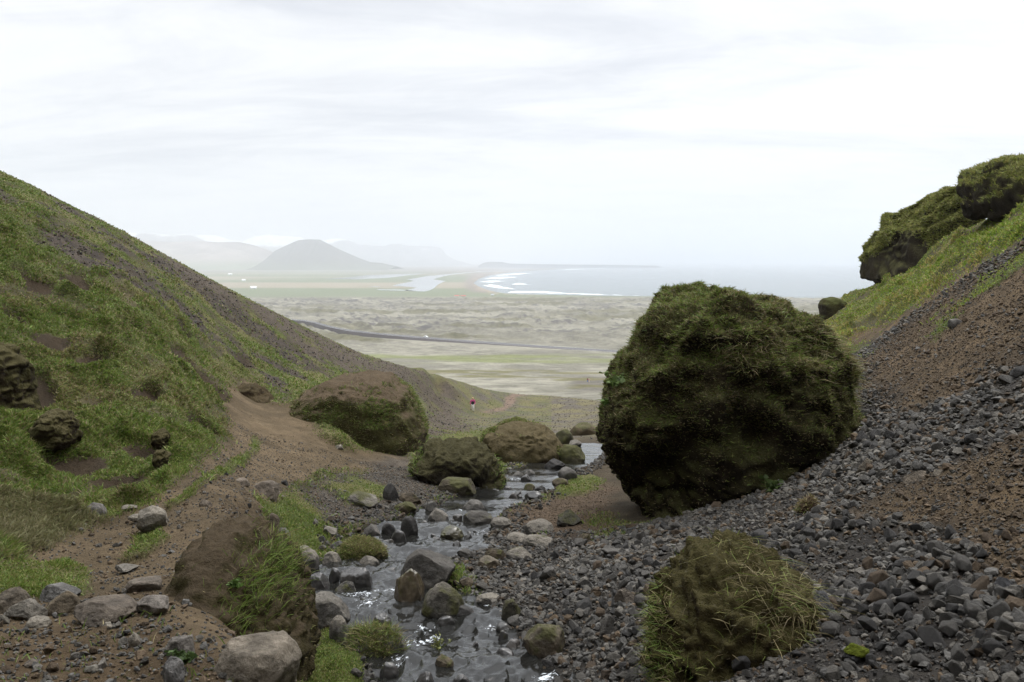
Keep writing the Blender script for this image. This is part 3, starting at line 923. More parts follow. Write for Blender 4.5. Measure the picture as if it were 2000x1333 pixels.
def sample_quads(weight, n):
    c = np.cumsum(weight); i = np.searchsorted(c, rng.random(n) * c[-1]).clip(0, len(weight) - 1)
    a_, b_ = rng.random((n, 1)), rng.random((n, 1))
    Q_ = quads[i]
    return (XF[Q_[:, 0]] * (1 - a_) + XF[Q_[:, 1]] * a_) * (1 - b_) + (XF[Q_[:, 3]] * (1 - a_) + XF[Q_[:, 2]] * a_) * b_, NF[Q_[:, 0]], i


P, N, qi = sample_quads(wgt, 380000)
dist = np.hypot(P[:, 0], P[:, 1])
pat = patches.ravel()[quads[qi, 0]] + m_strip.ravel()[quads[qi, 0]]
clump = .55 + .9 * sstep(fbm(P * 1.1, 3, 501), -.3, .45)
length = rng.uniform(.03, .085, len(P)) * clump * np.where(dist > 9, 1.25, .9) * np.where(pat > .4, np.where(dist > 8.8, .5, .8), 1) * np.where(m_far.ravel()[quads[qi, 0]] > .5, .8, 1)
width = np.clip(dist * .00115, .006, .05) * rng.uniform(.6, 1.4, len(P))
tc_ = grass_tint(P, 511, scale=.28)
dry = (P[:, 0] < -3) & (P[:, 1] < 13)
tc_ = np.where((pat > .4)[:, None], GREENS[rng.integers(0, 4, len(P))] * rng.uniform(.8, 1.2, (len(P), 1)), tc_)
yel = (P[:, 0] > 10) & (P[:, 1] > 20)
tc_ = np.where(yel[:, None], tc_ * np.array([1.55, 1.55, 1.1]), tc_)
nearb = sstep(fbm(P * .5, 3, 515), -.1, .3) * sstep(-dist, -17, -11) * (P[:, 0] < -3) * (pat < .4)
tc_ = mixv(tc_, np.array((.17, .145, .085)) * rng.uniform(.7, 1.25, (len(P), 1)), nearb * .75)
grass_obj("hillside_grass", [blades(P, N, length, width, tc_)], None, "short green and straw coloured turf covering the valley slopes and stream banks")

# ------------------------------------------------------------------ boulders from their outlines
def boulder_shape(outline, Y, thick, sub=6, amp=(.35, .12, .04), sc=(.8, 2.6, 8.0), seed=1, ky=0.0, pw=.75, lean=0.0, ledge=.0, shrink=.97, dents=(), crag=0.0, csc=1.6):
    o = np.array(outline, float)
    o = np.concatenate([o[i] + (o[(i + 1) % len(o)] - o[i]) * np.linspace(0, 1, 24, endpoint=False)[:, None] for i in range(len(o))])
    c = np.array([(o[:, 0].min() + o[:, 0].max()) / 2, (o[:, 1].min() + o[:, 1].max()) / 2])
    Yv = Y + ky * (o[:, 0] - c[0])
    W = at(o[:, 0], o[:, 1], Yv); C = at(c[0], c[1], Y)
    L = np.stack([W[:, 0] - C[0], W[:, 2] - C[2]], 1)
    th = np.arctan2(L[:, 1], L[:, 0]); rr = np.hypot(L[:, 0], L[:, 1])
    k = np.argsort(th); th, rr, yo = th[k], rr[k] * shrink, (Yv - Y)[k]
    tg = np.linspace(-math.pi, math.pi, 361)
    rg = np.interp(tg, np.concatenate([th - 2 * math.pi, th, th + 2 * math.pi]), np.tile(rr, 3))
    for _ in range(2):
        rg = (np.roll(rg[:-1], 1) + 2 * rg[:-1] + np.roll(rg[:-1], -1)) / 4
        rg = np.append(rg, rg[0])
    yg = np.interp(tg, np.concatenate([th - 2 * math.pi, th, th + 2 * math.pi]), np.tile(yo, 3))
    D, T = ico(sub)
    t = np.arctan2(D[:, 2], D[:, 0]); cs = np.hypot(D[:, 0], D[:, 2]); sn = D[:, 1]
    Rv = np.interp(t, tg, rg)
    rad = Rv * cs ** pw
    V = np.stack([np.cos(t) * rad, np.sign(sn) * np.abs(sn) ** .85 * thick, np.sin(t) * rad], 1)
    V[:, 1] += np.interp(t, tg, yg) * cs ** pw + lean * V[:, 2]
    N = vert_normals(V, T)
    P = V + C
    d = amp[0] * fbm(P * sc[0], 3, seed) * (.35 + .65 * np.abs(sn)) + amp[1] * (ridged(P * sc[1], 4, seed + 9) - .3) + amp[2] * fbm(P * sc[2], 3, seed + 19)
    if ledge:
        lv = P[:, 2] * 1.15 + .55 * fbm(P * .8, 3, seed + 29)
        d += ledge * (np.abs((lv % 1.0) - .5) * 2 - .5) * sstep(np.abs(sn), .1, .5)
    if crag:
        W_ = P * np.array([1, 1, 1.5]) * csc + .25 * np.stack([fbm(P * csc * 1.5, 2, seed + 41 + k) for k in range(3)], -1)
        f1, f2, ci = worley(W_, seed + 40)
        d += crag * ((ci - .5) * 1.3 * sstep(f2 - f1, .0, .22) - .4 * (1 - sstep(f2 - f1, .0, .16)))
        f1, f2, ci = worley(W_ * 2.7, seed + 44)
        d += crag * .38 * ((ci - .5) * 1.3 * sstep(f2 - f1, .0, .25) - .4 * (1 - sstep(f2 - f1, .0, .18)))
    V = V + N * d[:, None]
    if dents:
        qx, qy = project(V + C)
        for cx_, cy_, rx_, ry_, dep in dents:      # hollows (negative) and ribs (positive) on the side that faces the gorge
            V[:, 1] -= dep * np.exp(-((qx - cx_) / rx_) ** 2 - ((qy - cy_) / ry_) ** 2) * sstep(-sn, .0, .35)
    return V, T, C


def earth_tint(V, N, C, moss=1.0, seed=1, top=(.055, .060, .018), rock=(.032, .023, .014), moss2=(.045, .043, .012), topsoil=None, scale=1.0):
    P = V + C
    c = mixv(np.array(rock) * .75, np.array(rock) * 1.35, sstep(fbm(P * 2.0 * scale, 4, seed), -.4, .4))
    up = N[:, 2] + .5 * fbm(P * 1.2 * scale, 4, seed + 3)
    c = mixv(c, moss2, sstep(up, -.35, .35) * moss * .8)
    c = mixv(c, top, sstep(up, .15, .65) * moss)
    if topsoil is not None:
        c = mixv(c, topsoil, sstep(N[:, 2] + .25 * fbm(P * .9, 3, seed + 5), .45, .8))
    return c


BOULDERS = {}
def boulder(name, outline, Y, thick, label, cat='boulder', seed=1, sub=6, amp=(.35, .12, .04), sc=(.8, 2.6, 8.0), ky=0.0, pw=.75, lean=0.0, ledge=0.0, mat=None, shrink=.97, dents=(), crag=0.0, csc=1.6, **tk):
    V, T, C = boulder_shape(outline, Y, thick, sub, amp, sc, seed, ky, pw, lean, ledge, shrink, dents, crag, csc)
    N = vert_normals(V, T)
    me = mesh_np(name, V, [T], mat or M_EARTH, earth_tint(V, N, C, seed=seed, **tk))
    o = tag(link(name, me, None, C), label, cat)
    BOULDERS[label] = (o, V, T, C, N)
    return o, V, T, C, N


def turf(b, n, name, cond, length, width, greens=(.2, .2, .15, .15, .18, .12), seed=1, lean=.5, up=.55, scale=1.2, droop=.5, tints=None):
    o, V, T, C, N = b
    ctr = V[T].mean(1); fn = np.cross(V[T[:, 1]] - V[T[:, 0]], V[T[:, 2]] - V[T[:, 0]]); ar = np.linalg.norm(fn, axis=1); fn /= np.maximum(ar, 1e-9)[:, None]
    wt = ar * np.clip(cond(ctr + C, fn), 0, None) * np.where(fn[:, 1] < .35, 1, .35)
    cs = np.cumsum(wt); i = np.searchsorted(cs, rng.random(n) * cs[-1]).clip(0, len(T) - 1)
    u, v = rng.random((n, 1)), rng.random((n, 1)); f = u + v > 1; u = np.where(f, 1 - u, u); v = np.where(f, 1 - v, v)
    P = V[T[i, 0]] * (1 - u - v) + V[T[i, 1]] * u + V[T[i, 2]] * v
    tn = grass_tint(P + C, seed, greens, scale) if tints is None else np.array(tints)[rng.integers(0, len(tints), n)] * rng.uniform(.7, 1.3, (n, 1))
    return grass_obj(name, [blades(P, fn[i], rng.uniform(*length, n), rng.uniform(*width, n), tn, lean, up, droop)], o)


B1 = boulder("mossy_boulder", [(1345, 545), (1400, 541), (1440, 554), (1465, 576), (1535, 588), (1580, 610), (1612, 642), (1638, 678), (1655, 712), (1664, 760), (1672, 820), (1668, 900), (1650, 970), (1560, 1040), (1480, 1065), (1400, 1060), (1330, 1045), (1268, 1022), (1222, 985), (1198, 940), (1175, 900), (1163, 850), (1167, 790), (1178, 740), (1208, 690), (1238, 650), (1252, 610), (1292, 572)],
             17.6, 2.7, "huge dark boulder cloaked in moss and grass standing right of the stream", seed=11, sub=7, crag=.09, csc=1.0, amp=(.60, .20, .07), sc=(.7, 1.7, 6.0), lean=.10, ledge=.0, pw=.58, shrink=.945,
             dents=((1335, 950, 85, 110, -.8), (1230, 985, 60, 60, -.3), (1398, 860, 22, 95, .4), (1370, 690, 65, 20, -.3), (1455, 850, 45, 35, -.35), (1560, 900, 70, 60, -.25), (1290, 780, 50, 30, -.2)),
             rock=(.024, .018, .012), moss2=(.040, .036, .013), top=(.055, .055, .020))
zt = at(1400, 700, 17)[2]
def b1_cond(P, n):
    h = sstep(P[:, 2], -4.3, -1.2)
    return sstep(n[:, 2] + .35 * fbm(P * .9, 3, 7) + .55 * (h - .5), -.25, .35) * (.12 + h) * (.06 + sstep(fbm(P * 1.6, 3, 9), -.15, .2)) + .9 * sstep(P[:, 2], -1.6, -.4) * sstep(n[:, 2], .3, .7)
OLIVE = ((.110, .106, .033), (.160, .128, .066), (.110, .082, .042), (.130, .150, .038), (.080, .088, .025))
turf(B1, 80000, "moss", lambda P, n: .12 + sstep(P[:, 2], -4.3, -1.6) * (.35 + sstep(fbm(P * 2.3, 4, 5), -.2, .2)), (.02, .07), (.012, .026), None, 520, .8, .25, droop=.3, tints=OLIVE)
turf(B1, 26000, "grass", b1_cond, (.05, .15), (.010, .020), (.30, .12, .26, .14, .08, .10), 521, .8, .5, .7, .35)
turf(B1, 9000, "dry_grass", lambda P, n: sstep(fbm(P * .7, 3, 33) + .5 * (P[:, 0] - 5.2) * .5, .0, .3) * sstep(-P[:, 2], 1.1, 2.0) * sstep(P[:, 2], -4.6, -3.6), (.10, .26), (.008, .015), (.01, .02, .05, .17, .45, .3), 522, .8, .1, .7, 1.0)

B2 = boulder("earthy_boulder", [(560, 800), (590, 762), (650, 735), (700, 728), (760, 733), (800, 766), (822, 800), (841, 838), (838, 880), (780, 895), (720, 895), (650, 880), (600, 850)],
             31.5, 2.9, "broad brown earth-topped boulder beside the end of the footpath", seed=12, crag=.06, csc=.9, amp=(.14, .07, .06), sc=(.7, 2.2, 7), pw=.40, lean=.25, shrink=.95,
             rock=(.034, .024, .015), topsoil=(.084, .062, .039), top=(.06, .058, .022), ledge=.08)
turf(B2, 16000, "moss", lambda P, n: (1 - sstep(n[:, 2], .45, .75)) * (.1 + sstep(fbm(P * 1.1, 3, 15), -.2, .2)), (.03, .08), (.02, .04), None, 533, .8, .2, tints=OLIVE)
turf(B2, 4500, "grass", lambda P, n: sstep(n[:, 2] + .5 * fbm(P * .8, 3, 17), .0, .5) * (1 - sstep(n[:, 2], .7, .85)) * sstep(fbm(P * .7, 3, 19), -.1, .25), (.08, .18), (.015, .03), (.3, .3, .15, .1, .1, .05), 523)
B3 = boulder("dark_rock", [(795, 905), (832, 872), (868, 858), (900, 862), (935, 862), (955, 882), (972, 908), (984, 945), (960, 968), (900, 965), (830, 940)],
             24.6, 1.5, "dark brown craggy rock between the footpath and the stream", 'rock', seed=13, crag=.13, csc=1.1, amp=(.26, .14, .06), sc=(1.0, 2.8, 8), pw=.5, shrink=.94, rock=(.036, .029, .022), top=(.055, .05, .024), moss=.7)
turf(B3, 900, "grass", lambda P, n: sstep(P[:, 0], -.7, -.3) * sstep(-P[:, 2], 5.9, 6.3) + sstep(-P[:, 0], 2.6, 3.0), (.08, .18), (.012, .025), (.35, .3, .2, .1, .05, 0), 524)
B4 = boulder("rounded_boulder", [(932, 880), (945, 845), (975, 832), (1010, 828), (1060, 832), (1085, 850), (1100, 872), (1104, 890), (1080, 918), (1030, 925), (970, 915), (940, 900)],
             32.5, 1.7, "low rounded brown boulder behind the dark rock at the stream bend", seed=14, crag=.05, csc=1.4, amp=(.22, .10, .04), sc=(.8, 2.6, 8), pw=.62, rock=(.042, .030, .018), top=(.085, .068, .036), moss2=(.06, .05, .02), lean=.2)
turf(B4, 4000, "grass", lambda P, n: sstep(n[:, 2], .1, .6) * sstep(fbm(P * .8, 3, 29), -.1, .3), (.08, .16), (.018, .03), (.15, .2, .15, .2, .2, .1), 525)
B5 = boulder("earth_mound", [(322, 1185), (342, 1128), (362, 1072), (388, 1036), (422, 1021), (464, 1026), (508, 1070), (546, 1125), (580, 1198), (604, 1260), (606, 1345), (560, 1440), (450, 1450), (360, 1330)],
             7.2, 1.15, "brown earth mound with a grassy shoulder between footpath and stream", 'mound', seed=15, crag=.045, csc=4.5, amp=(.10, .06, .02), sc=(1.6, 4.5, 16), pw=.66, lean=.15, shrink=.95,
             rock=(.040, .031, .018), topsoil=(.074, .056, .035), top=(.060, .050, .024), moss2=(.05, .042, .016))
p7 = at(505, 1180, 6.3)
turf(B5, 1500, "grass", lambda P, n: np.exp(-((P[:, 0] - p7[0]) ** 2 / .05 + (P[:, 2] - p7[2]) ** 2 / .05)) * (n[:, 1] < .3), (.06, .17), (.004, .008), (.36, .3, .2, .08, .03, .03), 526, .5, .6)
turf(B5, 1500, "moss", lambda P, n: sstep(P[:, 0], -1.75, -1.6) * (1 - sstep(n[:, 2], .3, .6)) + .25 * (1 - sstep(n[:, 2], .25, .5)), (.015, .05), (.004, .01), (.05, .3, .05, .25, .15, .2), 527, .7, .2)
B6 = boulder("grassy_boulder", [(1260, 1262), (1270, 1212), (1290, 1164), (1324, 1125), (1384, 1090), (1458, 1078), (1526, 1095), (1574, 1134), (1592, 1182), (1606, 1242), (1612, 1290), (1600, 1380), (1510, 1480), (1362, 1480), (1268, 1400)],
             6.45, .95, "shaggy brown boulder with straw and green grass in the foreground scree", seed=16, sub=6, crag=.06, csc=4.0, shrink=.93, amp=(.14, .13, .035), sc=(1.6, 5.0, 17), pw=.62, lean=.15,
             rock=(.032, .023, .012), top=(.06, .052, .02), moss2=(.045, .037, .012))
xl = at(1300, 1200, 6.2)[0]; xm = at(1480, 1200, 6.2)[0]
turf(B6, 2600, "grass", lambda P, n: sstep(-P[:, 0], -xl - .18, -xl + .05) * 1.4 + .16 * sstep(fbm(P * 2.2, 3, 8), .0, .3), (.05, .14), (.004, .008), (.25, .15, .3, .25, .2, .03), 528, .5, .35)
turf(B6, 2800, "dry_grass", lambda P, n: sstep(P[:, 0], xm - .25, xm + .05) * sstep(fbm(P * 2.4, 3, 88), -.25, .2) * (n[:, 1] < .3), (.10, .26), (.0035, .006), (.05, .08, .12, .2, .4, .2), 529, .6, .0, 1.2, 1.5)
turf(B6, 7000, "moss", lambda P, n: 1.0 + 0 * P[:, 0], (.010, .035), (.004, .009), None, 530, .8, .1, tints=((.05, .042, .014), (.062, .05, .02), (.04, .03, .014), (.055, .06, .015)))
C1 = boulder("rock_crag", [(1664, 548), (1678, 520), (1698, 480), (1745, 442), (1788, 405), (1848, 377), (1905, 354), (1930, 385), (1910, 435), (1850, 480), (1800, 515), (1750, 550), (1692, 574)],
             41.5, 2.6, "dark overhanging crag with a grassy back on the right skyline", 'crag', seed=17, crag=.28, csc=.45, amp=(.4, .22, .10), sc=(.35, .8, 3.0), pw=.5, ky=-.030, lean=.75, shrink=.95, rock=(.026, .021, .016), top=(.10, .10, .035), moss2=(.036, .032, .014), scale=.6, sub=6, moss=.55)
FACE1 = [(1640, 560), (1672, 520), (1700, 505), (1720, 488), (1745, 462), (1775, 452), (1805, 478), (1822, 505), (1800, 530), (1740, 570), (1680, 600), (1640, 590)]
def on_turf(P, n, face):
    qx, qy = project(P)
    return sstep(poly_sdist(qx, qy, face) + 14 * fbm(P * .9, 3, 77), -4, 10)
turf(C1, 34000, "grass", lambda P, n: on_turf(P, n, FACE1), (.07, .16), (.03, .06), None, 531, tints=((.22, .25, .06), (.27, .26, .085), (.19, .18, .06), (.15, .18, .04)))
C2 = boulder("rock_crag", [(1898, 400), (1900, 360), (1922, 324), (1962, 313), (2010, 309), (2090, 300), (2150, 330), (2120, 380), (2010, 395), (1945, 429), (1912, 430)],
             32.5, 2.2, "dark square-faced crag capped with turf at the top right corner", 'crag', seed=18, crag=.18, csc=.6, amp=(.3, .16, .09), sc=(.45, 1.1, 4.0), pw=.36, lean=.3, shrink=.95, rock=(.028, .022, .017), top=(.085, .088, .030), moss2=(.035, .032, .014), scale=.6)
turf(C2, 9000, "grass", lambda P, n: sstep(n[:, 2], .25, .55), (.10, .22), (.025, .05), None, 532, tints=((.22, .25, .06), (.27, .26, .085), (.19, .18, .06), (.15, .18, .04)))
boulder("small_rock", [(1603, 596), (1610, 585), (1626, 580), (1644, 586), (1656, 600), (1660, 630), (1606, 624)], float(ground_at(1632, 606, 20)[1]) - .6, .9, "small dark rock knob on the right slope edge behind the huge boulder", 'rock', seed=19, sub=5, amp=(.12, .06, .02), sc=(.8, 2, 6), rock=(.035, .028, .018))
boulder("rock_outcrop", [(-70, 690), (-10, 672), (22, 680), (44, 708), (44, 770), (60, 830), (40, 850), (-70, 860)], 15.6, .8, "dark bare rock outcrop jutting from the left hillside at the picture edge", 'rock', seed=20, sub=6, crag=.08, csc=1.5, amp=(.16, .06, .03), sc=(1.2, 3.0, 9), pw=.55, rock=(.036, .026, .018), top=(.075, .066, .03))
boulder("rock_outcrop", [(70, 830), (95, 800), (125, 802), (142, 822), (146, 860), (115, 892), (60, 890)], 14.7, .45, "low brown rock outcrop under dry grass below the edge outcrop", 'rock', seed=21, sub=6, crag=.05, csc=2.0, amp=(.1, .05, .02), sc=(1.5, 4.0, 11), pw=.6, rock=(.036, .026, .018), top=(.085, .074, .036))
for ol, lab, sd in (([(300, 862), (302, 845), (314, 838), (327, 850), (329, 880), (312, 885)], "upper of two upright dark stumps of rock above the footpath", 22),
                    ([(301, 900), (305, 878), (318, 876), (329, 890), (329, 916), (310, 918)], "lower of two upright dark stumps of rock above the footpath", 23)):
    pb = ground_at(ol[0][0] + 14, ol[-1][1] - 4)
    boulder("rock_stump", ol, pb[1] + .15, .25, lab, 'rock', seed=sd, sub=5, amp=(.06, .06, .02), sc=(2, 5, 13), rock=(.036, .026, .018), top=(.07, .06, .028))
boulder("earth_bank", [(448, 800), (455, 770), (472, 752), (492, 750), (515, 765), (532, 785), (528, 800), (490, 806)], 31.8, .9, "crumbling brown earth lump left of the saddle in the footpath", 'earth bank', seed=24, sub=5, amp=(.14, .12, .04), sc=(1, 3, 8), rock=(.055, .036, .024), top=(.07, .055, .03), moss=.4)

# ------------------------------------------------------------------ single stones
PALE, GREY, DARK, BROWN = (.155, .138, .112), (.086, .080, .072), (.038, .036, .034), (.070, .055, .037)


def stone_mesh(w_, d_, h_, seed, base, moss=0.0, ang=.5, mat=None, pale_top=0.0, sub=5):
    r_ = np.random.default_rng(seed)
    D, T = ico(sub)
    V = D.copy()
    V += D * (.16 * fbm(D * 1.2 + seed * 3.1, 3, seed))[:, None]
    for _ in range(int(9 + 12 * ang)):
        n = r_.normal(size=3); n /= np.linalg.norm(n)
        c = r_.uniform(.80 - .35 * ang, .95)
        s = V @ n
        V -= np.outer(np.maximum(s - c, 0) * (.85 + .15 * ang), n)
    V += D * (.05 * fbm(D * 2.6 + seed, 3, seed + 2) + .03 * ridged(D * 5 + seed, 3, seed + 3))[:, None]
    f1, f2, ci = worley(D * 4.5 + seed, seed)
    V -= D * (.05 * (1 - sstep(f1, .10, .38)) * (ci > .45) - .04 * (ci - .5) * sstep(f2 - f1, 0, .2))[:, None]
    V /= np.abs(V).max(0)
    a = r_.uniform(-.3, .3)
    V = V @ np.array([[math.cos(a), 0, math.sin(a)], [0, 1, 0], [-math.sin(a), 0, math.cos(a)]]).T
    V /= np.abs(V).max(0)
    V = V * np.array([w_ / 2, d_ / 2, h_ / 2])
    N = vert_normals(V, T)
    size = max(w_, h_)
    c = mixv(np.array(base) * .72, np.array(base) * 1.3, sstep(fbm(D * 2.2 + seed, 4, seed + 7), -.4, .4))
    if pale_top:
        c = mixv(c, np.array(PALE) * 1.15, sstep(N[:, 2] + .5 * fbm(D * 3, 3, seed + 11), .1, .7) * pale_top)
    if moss:
        k = sstep(.35 * N[:, 2] + .8 * fbm(D * 1.7 + seed, 4, seed + 9) + (moss - .5) * 1.2, -.05, .4)
        c = mixv(c, (.050, .050, .014), k * .9)
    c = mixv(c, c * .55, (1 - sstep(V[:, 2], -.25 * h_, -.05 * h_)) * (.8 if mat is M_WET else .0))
    return mesh_np("stone", V, [T], mat or M_STONE, c), V, T, N


def stone(box, base, label, moss=0.0, ang=.5, wet=False, pale=0.0, name="stone", cat="stone", seed=None, deep=.85, group=None):
    x0, x1, y0, y1 = box
    pb = ground_at((x0 + x1) / 2, y1 - 2)
    Wd = (x1 - x0) / F * pb[1]
    Y = pb[1] + Wd * deep * .38
    topz = at((x0 + x1) / 2, y0, Y)[2]
    gz = float(ground_z((x0 + x1 - 2000) / 2 / F * Y, Y))
    if gz < water_z(0, Y) - .02 and poly_sdist(np.array([pb[0]]), np.array([pb[1]]), STREAM_POLY)[0] < 0: gz = float(water_z(0, Y)) - .08
    H = max(topz - gz, .12 * Wd)
    Hf = H * 1.5
    sd = seed or (int(x0 * 7 + y0 * 13) % 9973)
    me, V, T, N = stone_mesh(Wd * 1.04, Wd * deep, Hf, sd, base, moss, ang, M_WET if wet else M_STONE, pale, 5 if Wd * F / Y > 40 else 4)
    me.name = name
    c = np.array([at((x0 + x1) / 2, y1, Y)[0], Y, topz - Hf / 2])
    o = tag(link(name, me, None, c), label, cat, group)
    return o, V, T, c, N


